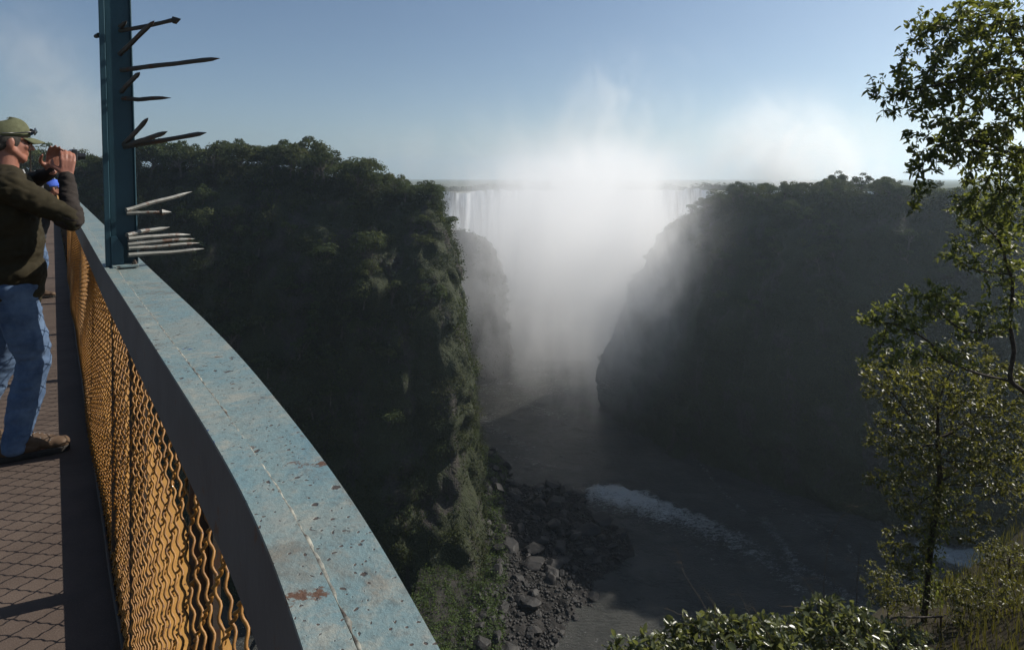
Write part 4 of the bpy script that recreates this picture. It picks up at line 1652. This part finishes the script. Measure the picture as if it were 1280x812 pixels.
# the camera he holds
camo = empty('compact_camera', man_loc, man_rz)
camo.scale = (1.015, 1.015, 1.015)
tag(camo, 'small black compact camera held up in the hands of the man in olive', 'camera')
g = Geo()
g.box((.020, .262, 1.592), (.104, .026, .066))
bevel(g.build('body', M['black_plastic'], camo), .005, 3)
g = Geo()
for k, (y0, r0) in enumerate([(.386, .024), (.400, .024), (.400, .021), (.418, .021)]): pass
g.tube([(.016, .273, 1.588), (.016, .294, 1.588), (.016, .295, 1.588), (.016, .318, 1.588)], [.024, .024, .020, .020], 20)
g.build('lens_barrel', M['black_plastic'], camo)
g = Geo()
g.box((.020, .2615, 1.6265), (.10, .019, .003))
g.build('top_trim', M['chrome'], camo)
g = Geo()
g.tube([(.057, .262, 1.625), (.057, .262, 1.636)], .0065, 12)
g.build('shutter_button', M['chrome'], camo)

LEANP = dict(MAN)
LEANP.update(chest=(0, .07, 1.24), neck=(0, .15, 1.40), head=(0, .215, 1.57), shR=(.17, .13, 1.34), shL=(-.17, .13, 1.34),
             elR=(.24, .28, 1.13), wrR=(.10, .45, 1.20), pdR=(-.5, 1, 0), pnR=(-.3, 0, -1), elL=(-.24, .28, 1.13), wrL=(-.10, .45, 1.20), pdL=(.5, 1, 0), pnL=(.3, 0, -1))
q = P(67, 239, 7.6)
sc = .862
wv = person('person in a bright blue cap leaning on the railing beyond the man in olive', (q.x - .16, q.y - .10, 0), man_rz, LEANP,
            dict(skin=M['skin'], jacket=M['jacket_dark'], sleeve=M['jacket_dark'], jeans=M['denim'], boot=M['boot'], hair=M['hair'], collar=M['collar'], cap=M['cap_blue']), voxel=.011, detail=False)
wv.scale = (sc, sc, sc)
q = P(48, 211, 21)
sr = person('person in a small red cap standing far along the bridge walkway', (q.x, q.y, 0), man_rz - R(20), LEANP,
            dict(skin=M['skin'], jacket=M['jacket_grey'], sleeve=M['jacket_grey'], jeans=M['denim'], boot=M['boot'], hair=M['hair'], collar=M['collar'], cap=M['cap_red']), voxel=.014, detail=False)
sr.scale = (1.04, 1.04, 1.04)
lp = empty('thin_pole', (P(38, 226, 17).x, 17, 0))
tag(lp, 'thin dark pole rising from the bridge beside the red cap', 'pole')
g = Geo()
g.tube([(0, 0, 0), (0, 0, 1.3), (0, 0, 2.3)], [.022, .02, .016], 8)
g.build('shaft', M['dark_steel'], lp, True)
g = Geo()
g.tube([(0, 0, 2.3), (0, 0, 2.33), (0, 0, 2.36)], [.03, .034, .012], 8)
g.build('cap', M['dark_steel'], lp, True)
g = Geo()
g.box((0, 0, .006), (.16, .16, .012))
g.build('base_plate', M['dark_steel'], lp)

# ------------------------------------------------------------------ near bank on the right
Cc = [(-4, 5.0, -13), (-.5, 8, -10.8), (2, 10.5, -9.3), (5, 12.5, -8.9), (9, 15, -9.2), (13, 18, -10.5), (16.8, 20, -10.2), (24, 24, -8.5), (40, 34, -5)]
Uu = [(-3, 1.0, -13), (.5, 4.2, -9.6), (4, 5.8, -8.0), (7, 7.2, -6.3), (11, 8.5, -4.9), (15, 9, -3.4), (19, 9, -2.2), (26, 9, -.6), (44, 8, 1)]
Cc, Uu = np.array(Cc, float), np.array(Uu, float)
kc = np.r_[0, np.cumsum(np.linalg.norm(np.diff(Cc[:, :2], axis=0), axis=1))]
sc_ = np.linspace(0, kc[-1], 150)
C1 = np.stack([np.interp(sc_, kc, Cc[:, j]) for j in range(3)], 1)
U1 = np.stack([np.interp(sc_, kc, Uu[:, j]) for j in range(3)], 1)
rowsb = [U1 + (C1 - U1) * t for t in np.linspace(-.4, 1.0, 40)]
od = (C1 - U1)[:, :2]
od /= np.linalg.norm(od, axis=1)[:, None]
for k, dz in ((.8, 1.2), (1.6, 3), (3, 7), (6, 16), (12, 34), (22, 62), (36, 97)):
    rowsb.append(np.concatenate([C1[:, :2] + od * k, C1[:, 2:] - dz], 1))
bk = np.stack(rowsb, 1)
bk[..., 2] += fbm(bk / 1.6, 4, 91) * .28
bank = link('bank', np_mesh('bank', bk.reshape(-1, 3), grid_faces(bk.shape[0], bk.shape[1]), True), M['earth'])
tag(bank, kind='structure')


def bank_pt(x, y):
    d2 = (bk[..., 0] - x) ** 2 + (bk[..., 1] - y) ** 2
    i = np.unravel_index(np.argmin(d2), d2.shape)
    return bk[i]


# grass and low herbs
rg = np.random.default_rng(15)
ng = 30000
iu, iv = rg.integers(20, bk.shape[0] - 30, ng), rg.integers(6, 41, ng)
q = bk[iu, iv] + rg.uniform(-.25, .25, (ng, 3)) * (1, 1, 0)
xs = 640 + F * q[:, 0] / q[:, 1]
den = vnoise(q * .9, 5)
keep = (xs > 900) & (xs < 1420) & (den + (xs - 1120) / 260 + rg.normal(0, .3, ng) > -.1)
q = q[keep]
n = len(q)
hgt = rg.uniform(.08, .36, n) * np.clip(.6 + (xs[keep] - 1000) / 400, .4, 1.3)
a = rg.uniform(0, 6.283, n)
dr = np.stack([np.cos(a), np.sin(a), np.zeros(n)], 1)
sdv = np.stack([-np.sin(a), np.cos(a), np.zeros(n)], 1) * rg.uniform(.006, .016, n)[:, None]
bend = rg.uniform(.05, .6, n)[:, None] * hgt[:, None]
up = np.array([0, 0, 1.0])
m1 = q + up * hgt[:, None] * .55 + dr * bend * .35
t1 = q + up * hgt[:, None] * .95 + dr * bend
v = np.stack([q - sdv, q + sdv, m1 + sdv * .8, m1 - sdv * .8, t1 + sdv * .15, t1 - sdv * .15], 1).reshape(-1, 3)
i6 = np.arange(n)[:, None] * 6
f = np.concatenate([i6 + np.array([[0, 1, 2, 3]]), i6 + np.array([[3, 2, 4, 5]])])
gr = link('grass', np_mesh('grass', v, f, False, {'tint': np.repeat(np.clip(rg.normal(.35, .25, n), 0, 1), 6)}), M['grass'])
tag(gr, 'long yellowish grass on the steep bank in the lower corner', 'grass', kind='stuff')


# ------------------------------------------------------------------ near trees: branches that grow towards scattered leaf sites
def grow(root_pts, root_par, attract, step=.16, kill=.22, infl=2.4, iters=140, seed=0, droop=0.0):
    r = np.random.default_rng(seed)
    nodes = [np.array(p, float) for p in root_pts]
    par = list(root_par)
    at = np.array(attract, float)
    alive = np.ones(len(at), bool)
    N = np.array(nodes)
    near = np.full(len(at), -1)
    nd = np.full(len(at), 1e9)
    def upd(a, idx):
        d = np.linalg.norm(at - a, axis=1)
        m = d < nd
        nd[m] = d[m]
        near[m] = idx
    for k, p in enumerate(nodes): upd(p, k)
    last = {}
    for _ in range(iters):
        act = alive & (nd < infl)
        if not act.any():
            act = alive & (nd < nd[alive].min() + step if alive.any() else False)
            if not act.any(): break
        new = []
        for k in np.unique(near[act]):
            s = at[act & (near == k)]
            d = s - nodes[k]
            d /= np.linalg.norm(d, axis=1)[:, None] + 1e-9
            d = d.sum(0) + r.normal(0, .42, 3) * (1 + .15 * len(s))
            L = np.linalg.norm(d)
            if L < 1e-6: continue
            d = d / L
            d[2] -= droop
            p = nodes[k] + d / np.linalg.norm(d) * step * r.uniform(.8, 1.2)
            key = tuple(np.round(p / (step * .3)).astype(int))
            if key in last: continue
            last[key] = 1
            new.append((p, k))
        if not new: break
        for p, k in new:
            nodes.append(p)
            par.append(int(k))
            upd(p, len(nodes) - 1)
        alive &= nd > kill
    return np.array(nodes), np.array(par)


def branch_geo(nodes, par, r_tip=.004, expo=2.3, rmax=1e9, sides=5):
    n = len(nodes)
    kids = [[] for _ in range(n)]
    for i in range(1, n): kids[par[i]].append(i)
    acc = np.zeros(n)
    for i in range(n - 1, -1, -1):
        if not kids[i]: acc[i] = r_tip ** expo
        if par[i] >= 0: acc[par[i]] += acc[i]
    rad = np.minimum(acc ** (1 / expo), rmax)
    g = Geo()
    done = set()
    for i in range(n):
        ks_ = kids[i]
        start = par[i] < 0 or len(kids[par[i]]) > 1 and max(kids[par[i]], key=lambda q: rad[q]) != i
        if not start: continue
        ch = [] if par[i] < 0 else [par[i]]
        j = i
        while True:
            ch.append(j)
            if not kids[j]: break
            j = max(kids[j], key=lambda q: rad[q])
        if len(ch) < 2: continue
        pts = nodes[ch]
        rr = rad[ch].copy()
        if par[i] >= 0: rr[0] = rr[1]
        if len(pts) > 3:
            sm_ = pts.copy()
            sm_[1:-1] = (pts[:-2] + 2 * pts[1:-1] + pts[2:]) / 4
            pts = sm_
        big = rr.max() > .02
        g.tube(pts, rr, 9 if big else sides, False)
    return g, rad, kids


def leaf_set(cen, dirs, L, r, width=.45, droop=.3):
    """pointed leaves: a stalk end, two sides, tip; folded along the midrib (two quads)"""
    n = len(cen)
    d = dirs / (np.linalg.norm(dirs, axis=1)[:, None] + 1e-9)
    up = np.array([0, 0, 1.0]) + r.normal(0, .55, (n, 3))
    s = np.cross(d, up)
    s /= np.linalg.norm(s, axis=1)[:, None] + 1e-9
    u = np.cross(s, d)
    L = L[:, None]
    w_ = L * width * r.uniform(.8, 1.2, (n, 1))
    fold = r.uniform(.05, .28, (n, 1))
    dz = np.array([0, 0, -1.0])
    p0 = cen
    pm1 = cen + d * L * .45
    tip = cen + d * L + dz * L * droop * r.uniform(0, 1, (n, 1))
    a1 = cen + d * L * .28 + s * w_ * .42 + u * w_ * fold
    a2 = cen + d * L * .68 + s * w_ * .40 + u * w_ * fold + dz * L * droop * .3
    b1 = cen + d * L * .28 - s * w_ * .42 + u * w_ * fold
    b2 = cen + d * L * .68 - s * w_ * .40 + u * w_ * fold + dz * L * droop * .3
    v = np.stack([p0, a1, a2, tip, b2, b1], 1).reshape(-1, 3)
    k = np.arange(n)[:, None] * 6
    return v, np.concatenate([k + np.array([[0, 1, 2, 3]]), k + np.array([[0, 3, 4, 5]])])


def crown_leaves(nodes, par, rad, thr, per, L, r, spread=.06, width=.45, tmean=.45, droop=.3):
    tips = np.array([i for i in range(1, len(nodes)) if rad[i] < thr])
    base = np.repeat(tips, per)
    d0 = nodes[base] - nodes[par[base]]
    d0 /= np.linalg.norm(d0, axis=1)[:, None] + 1e-9
    cen = nodes[base] - d0 * r.uniform(0, .14, len(base))[:, None] + r.normal(0, spread * .3, (len(base), 3))
    dirs = d0 * .55 + r.normal(0, .75, (len(base), 3)) + np.array([0, 0, .1])
    ln = L * r.uniform(.4, 1.4, len(base))
    v, f = leaf_set(cen, dirs, ln, r, width, droop)
    t = np.clip(np.repeat(r.normal(tmean, .2, len(tips)), per) + r.normal(0, .12, len(base)), 0, 1)
    return v, f, np.repeat(t, 6)


def attractors(lobes, r, mult=1.0):
    """lobes: (x, y, Y, rx_px, ry_px, depth_m, n) ellipsoids of leaf sites, at their own distance"""
    out = []
    for x, y, Y, rx, ry, dp, n in lobes:
        n = int(n * mult)
        c = np.array(P(x, y, Y))
        u = r.normal(0, 1, (n, 3))
        u /= np.linalg.norm(u, axis=1)[:, None]
        u *= r.random((n, 1)) ** (1 / 2.6)
        out.append(c + u * np.array([rx * Y / F, dp, ry * Y / F]))
    return np.concatenate(out)


def near_tree(name, label, stem, lobes, seed, leafmat, L=.085, per=5, thr=.0075, step=.15, kill=.2, r_tip=.0035, expo=2.3, rmax=.16, width=.45, tmean=.45, cat='tree', droop=.3, trunk='trunk', stemr=None, gd=0.0, mult=2.4, boughs=()):
    r = np.random.default_rng(seed)
    root = empty(name, tuple(stem[0]))
    tag(root, label, cat)
    st = [np.array(stem[0], float)]
    for a, b in zip(stem, stem[1:]):
        a, b = np.array(a, float), np.array(b, float)
        k = max(2, int(np.linalg.norm(b - a) / step))
        for t in np.linspace(0, 1, k + 1)[1:]:
            st.append(a + (b - a) * t + r.normal(0, step * .07, 3))
    sp = [-1] + list(range(len(st) - 1))
    for bo in boughs:
        prev = int(np.argmin([np.linalg.norm(q - np.array(bo[0], float)) for q in st]))
        for a, b in zip([st[prev]] + [np.array(q, float) for q in bo[1:-1]], bo[1:]):
            a, b = np.array(a, float), np.array(b, float)
            k = max(2, int(np.linalg.norm(b - a) / step))
            for t in np.linspace(0, 1, k + 1)[1:]:
                st.append(a + (b - a) * t + r.normal(0, step * .10, 3))
                sp.append(prev)
                prev = len(st) - 1
    at = attractors(lobes, r, mult)
    nodes, par = grow(st, sp, at, step, kill, seed=seed, droop=gd)
    g, rad, kids = branch_geo(nodes, par, r_tip, expo, rmax)
    b0 = np.array(stem[0], float)
    g.v = [q - b0 for q in g.v]
    g.build(trunk, M['bark'], root, True)
    v, f, t = crown_leaves(nodes, par, rad, thr, per, L, r, width=width, tmean=tmean, droop=droop)
    link('crown', np_mesh('crown', v - b0, f, False, {'tint': t}), M[leafmat], root)
    return root, nodes, par, rad


tr0 = bank_pt(P(1345, 0, 10.2).x, 10.2)
near_tree('overhanging_tree', 'leafy tree leaning in at the right edge, its branches hanging against the sky', [tuple(tr0 - (0, 0, .4)), tuple(P(1352, 620, 10.2)), tuple(P(1318, 500, 10.1)), tuple(P(1310, 380, 9.8)), tuple(P(1300, 220, 9.3)), tuple(P(1290, 90, 9.0))],
          [(1255, 60, 8.6, 75, 85, .9, 520), (1190, 95, 8.4, 60, 62, .7, 300), (1130, 100, 8.3, 46, 22, .4, 90), (1200, 25, 8.5, 60, 22, .5, 160), (1160, 60, 8.4, 40, 26, .5, 130), (1215, 130, 8.5, 55, 55, .6, 200), (1245, 165, 8.6, 70, 55, .8, 330), (1170, 170, 8.3, 45, 45, .5, 150), (1150, 215, 8.2, 24, 40, .3, 60),
           (1120, 140, 8.3, 28, 8, .3, 24), (1095, 120, 8.3, 18, 8, .2, 14), (1141, 30, 8.4, 20, 9, .25, 18), (1138, 255, 8.2, 10, 22, .2, 16), (1265, 250, 8.8, 35, 45, .6, 150), (1240, 225, 9.2, 40, 22, .5, 90), (1258, 205, 8.8, 40, 40, .6, 160), (1215, 250, 9.0, 26, 22, .4, 60)],
          301, 'leaf_near',  .094, 7, .0075, .12, .15, .0032, 2.35, .15, .48, .35, droop=.5, gd=.05, mult=1.5,
          boughs=([tuple(P(1290, 90, 9.0)), tuple(P(1255, 85, 8.8)), tuple(P(1205, 100, 8.5)), tuple(P(1150, 110, 8.3)), tuple(P(1105, 122, 8.3))],
                  [tuple(P(1300, 220, 9.3)), tuple(P(1262, 190, 8.9)), tuple(P(1215, 175, 8.5)), tuple(P(1170, 180, 8.3)), tuple(P(1148, 215, 8.2))],
                  [tuple(P(1290, 90, 9.0)), tuple(P(1262, 40, 8.8)), tuple(P(1215, 25, 8.6)), tuple(P(1170, 25, 8.5))]))
b0 = bank_pt(P(1330, 0, 11.2).x, 11.2)
near_tree('forked_tree', 'tree with a dark forked bough reaching in from the right over the shaded cliff', [tuple(b0 - (0, 0, .4)), tuple(P(1338, 600, 11.2)), tuple(P(1300, 505, 10.9)), tuple(P(1262, 476, 10.6)), tuple(P(1215, 465, 10.4)), tuple(P(1180, 448, 10.3)), tuple(P(1140, 440, 10.2))],
          [(1120, 395, 10.1, 48, 24, .5, 130), (1085, 400, 10.0, 22, 12, .3, 36), (1165, 375, 10.2, 42, 26, .5, 120), (1205, 320, 10.6, 34, 22, .4, 80), (1235, 290, 10.5, 45, 34, .5, 120), (1225, 400, 10.5, 45, 28, .5, 110), (1265, 340, 10.6, 24, 50, .5, 120),
           (1115, 440, 10.1, 38, 22, .4, 90), (1180, 440, 10.3, 45, 18, .4, 60), (1250, 255, 10.4, 30, 16, .4, 50), (1205, 262, 10.4, 24, 16, .3, 34)],
          302, 'leaf_near', .088, 7, .0085, .12, .145, .0034, 2.3, .12, .5, .62,
          boughs=([tuple(P(1264, 476, 10.6)), tuple(P(1268, 440, 10.6)), tuple(P(1262, 405, 10.6)), tuple(P(1266, 350, 10.6)), tuple(P(1248, 300, 10.5)), tuple(P(1222, 272, 10.4))],
                  [tuple(P(1263, 412, 10.6)), tuple(P(1240, 418, 10.5)), tuple(P(1205, 415, 10.4)), tuple(P(1180, 396, 10.3)), tuple(P(1160, 372, 10.2))],
                  [tuple(P(1262, 345, 10.6)), tuple(P(1240, 341, 10.6)), tuple(P(1212, 335, 10.5)), tuple(P(1190, 320, 10.5))],
                  [tuple(P(1180, 448, 10.3)), tuple(P(1160, 425, 10.2)), tuple(P(1128, 408, 10.1)), tuple(P(1092, 400, 10.0))]))
b1 = bank_pt(P(1160, 0, 13.4).x, 13.4)
near_tree('slender_tree', 'olive green tree with a dark creeper wrapped trunk standing on the steep bank', [tuple(b1 - (0, 0, .5)), tuple(P(1158, 740, 13.4)), tuple(P(1166, 660, 13.4)), tuple(P(1176, 600, 13.3)), tuple(P(1172, 540, 13.2))],
          [(1120, 480, 13.0, 50, 36, .9, 200), (1180, 480, 13.2, 65, 42, 1.0, 290), (1245, 520, 13.4, 55, 60, 1.0, 330), (1125, 550, 13.1, 42, 42, .9, 190), (1190, 560, 13.3, 55, 46, 1.0, 260), (1260, 590, 13.6, 40, 45, .9, 220), (1140, 620, 13.2, 36, 36, .7, 150), (1205, 640, 13.5, 36, 34, .7, 130),
           (1128, 690, 13.2, 30, 34, .6, 120), (1090, 470, 13.0, 18, 24, .4, 40), (1100, 600, 13.0, 30, 14, .4, 26), (1265, 470, 13.5, 34, 24, .7, 110), (1210, 440, 13.3, 40, 20, .6, 80)],
          303, 'leaf_olive', .078, 7, .0085, .13, .16, .0034, 2.3, .14, .55, .5)
# creeper on the slender trunk
rr_ = np.random.default_rng(19)
tp = np.array([P(1158, 760, 13.4), P(1160, 700, 13.4), P(1168, 650, 13.4), P(1176, 600, 13.3)])
k = 900
tq = rr_.random(k) * 2.99
i0 = tq.astype(int)
cen = tp[i0] + (tp[np.minimum(i0 + 1, 3)] - tp[i0]) * (tq - i0)[:, None] + rr_.normal(0, .13, (k, 3)) * (1, 1, .6)
v, f = leaf_set(cen, rr_.normal(0, 1, (k, 3)) + (0, -.3, -.4), rr_.uniform(.05, .1, k), rr_, .7)
tag(link('creeper', np_mesh('creeper', v, f, False, {'tint': np.repeat(np.clip(rr_.normal(.25, .15, k), 0, 1), 6)}), M['leaf_near']), 'dark creeper climbing the trunk of the slender tree on the bank', 'creeper', kind='thing')

# leafy shrubs along the lower edge
for (x, y, Y, rx, ry, dp, n, lab, L, sd) in [
        (1045, 782, 10.4, 62, 30, .6, 220, 'glossy broad leaved shrub topped by pale sunlit leaves beside the dry stems', .11, 401),
        (905, 800, 9.6, 90, 26, .6, 260, 'low glossy shrub with large pale leaves at the lower edge under bare twigs', .12, 402),
        (800, 818, 9.0, 46, 16, .4, 90, 'smallest leafy sprig poking up at the lower edge over the river', .12, 403),
        (975, 800, 10.0, 46, 26, .5, 150, 'dense leafy shrub between the low sprawling shrub and the tall sunlit one', .11, 404),
        (1120, 805, 11.0, 55, 24, .6, 170, 'darker low shrub at the foot of the creeper wrapped trunk', .085, 405)]:
    base = P(x, y, Y)
    gz = bank_pt(base.x, base.y)
    near_tree('shrub', lab, [(base.x, base.y, min(gz[2], base.z - .5) - .1), (base.x, base.y, base.z - .3), tuple(base)], [(x, y, Y, rx, ry, dp, n)], sd, 'leaf_broad', L, 5, .0075, .09, .105, .003, 2.2, .05, .55, .6, 'shrub', .25, 'stems')
for (x, y, Y, rx, ry, dp, n, lab, sd) in [(1245, 765, 12.5, 60, 45, .8, 260, 'yellow green bush in the grass at the lower right corner', 411), (1262, 700, 15.0, 42, 24, .7, 170, 'olive bush on the bank crest beside the white water', 412),
                                          (1200, 745, 14.5, 42, 24, .7, 160, 'dull green bush just right of the creeper wrapped trunk', 413), (1110, 735, 13.8, 36, 26, .6, 130, 'dark bush just left of the creeper wrapped trunk', 414)]:
    base = P(x, y, Y)
    gz = bank_pt(base.x, base.y)
    near_tree('bush', lab, [(base.x, base.y, min(gz[2], base.z - .5) - .1), (base.x, base.y, base.z - .35), tuple(base)], [(x, y, Y, rx, ry, dp, n)], sd, 'leaf_olive', .06, 8, .0075, .10, .12, .003, 2.2, .05, .5, .6, 'bush', .25, 'stems')


# dry stems
def stems(label, specs, Y, seed, rad=.006, cat='dead shrub', tw=5):
    r = np.random.default_rng(seed)
    g = Geo()
    b = P(*specs[0][0], Y)
    for pl_ in specs:
        pts = np.array([tuple(P(x, y, Y)) for x, y in pl_])
        pts[:, 1] += np.linspace(0, 1, len(pts)) * r.uniform(-.25, .25)
        tt = np.linspace(0, 1, 12)
        kd_ = np.linspace(0, 1, len(pts))
        q = np.stack([np.interp(tt, kd_, pts[:, j]) for j in range(3)], 1)
        q[1:-1] = (q[:-2] + q[1:-1] * 2 + q[2:]) / 4
        q += r.normal(0, .006, q.shape)
        g.tube(q, np.linspace(rad, rad * .45, 12), 5, False)
        for _ in range(tw):
            i = r.integers(4, 11)
            d = r.normal(0, 1, 3) * (1, .6, 1)
            d /= np.linalg.norm(d)
            d[2] = abs(d[2]) * .8
            ln = r.uniform(.08, .3)
            g.tube([q[i], q[i] + d * ln * .5 + (0, 0, .01), q[i] + d * ln], [rad * .45, rad * .4, rad * .25], 4, False)
    b = np.array(tuple(b))
    g.v = [v - b for v in g.v]
    o = g.build('dry_stems', M['twig'], None, True)
    o.location = tuple(b)
    tag(o, label, cat)
    return o


stems('bare branching twigs standing out of the low shrub over the river', [[(905, 800), (885, 765), (862, 730), (850, 695)], [(900, 800), (895, 760), (880, 735)], [(890, 800), (900, 765), (920, 745)], [(880, 800), (860, 770), (830, 758)],
      [(950, 800), (935, 765), (925, 740), (908, 735)], [(965, 800), (948, 770), (938, 755)]], 9.5, 501, .0055)
stems('tall dry arching stem bending over the river beside the sunlit shrub', [[(1030, 780), (1029, 720), (1031, 680), (1038, 655), (1052, 632), (1078, 622)], [(1028, 780), (1020, 745), (1010, 730)], [(1026, 780), (1000, 757), (970, 752)]], 10.6, 502, .008, 'dead shrub', 2)
stems('second tall dry stem standing just left of the creeper wrapped trunk', [[(1068, 790), (1070, 740), (1072, 700), (1074, 676)], [(1070, 790), (1090, 760), (1100, 740)], [(1060, 790), (1055, 750), (1044, 720)]], 11.2, 503, .008, 'dead shrub', 3)

# low pipe rail on the bank
pr = empty('pipe_rail', tuple(P(1112, 800, 11.6)))
tag(pr, 'short dark bent pipe handrail among the grass at the foot of the trunk', 'handrail')
b = np.array(tuple(P(1112, 800, 11.6)))
g = Geo()
pts = [P(1111, 815, 11.6), P(1111, 783, 11.6), P(1112, 776, 11.6), P(1115, 772, 11.6), P(1122, 771, 11.6), P(1150, 771, 11.7), P(1178, 770, 11.8)]
g.tube([np.array(tuple(q)) - b for q in pts], .018, 10)
g.build('pipe', M['dark_steel'], pr, True)
g = Geo()
g.tube([np.array(tuple(P(1176, 770, 11.8))) - b, np.array(tuple(P(1176, 830, 11.8))) - b], .016, 8)
g.build('post', M['dark_steel'], pr, True)
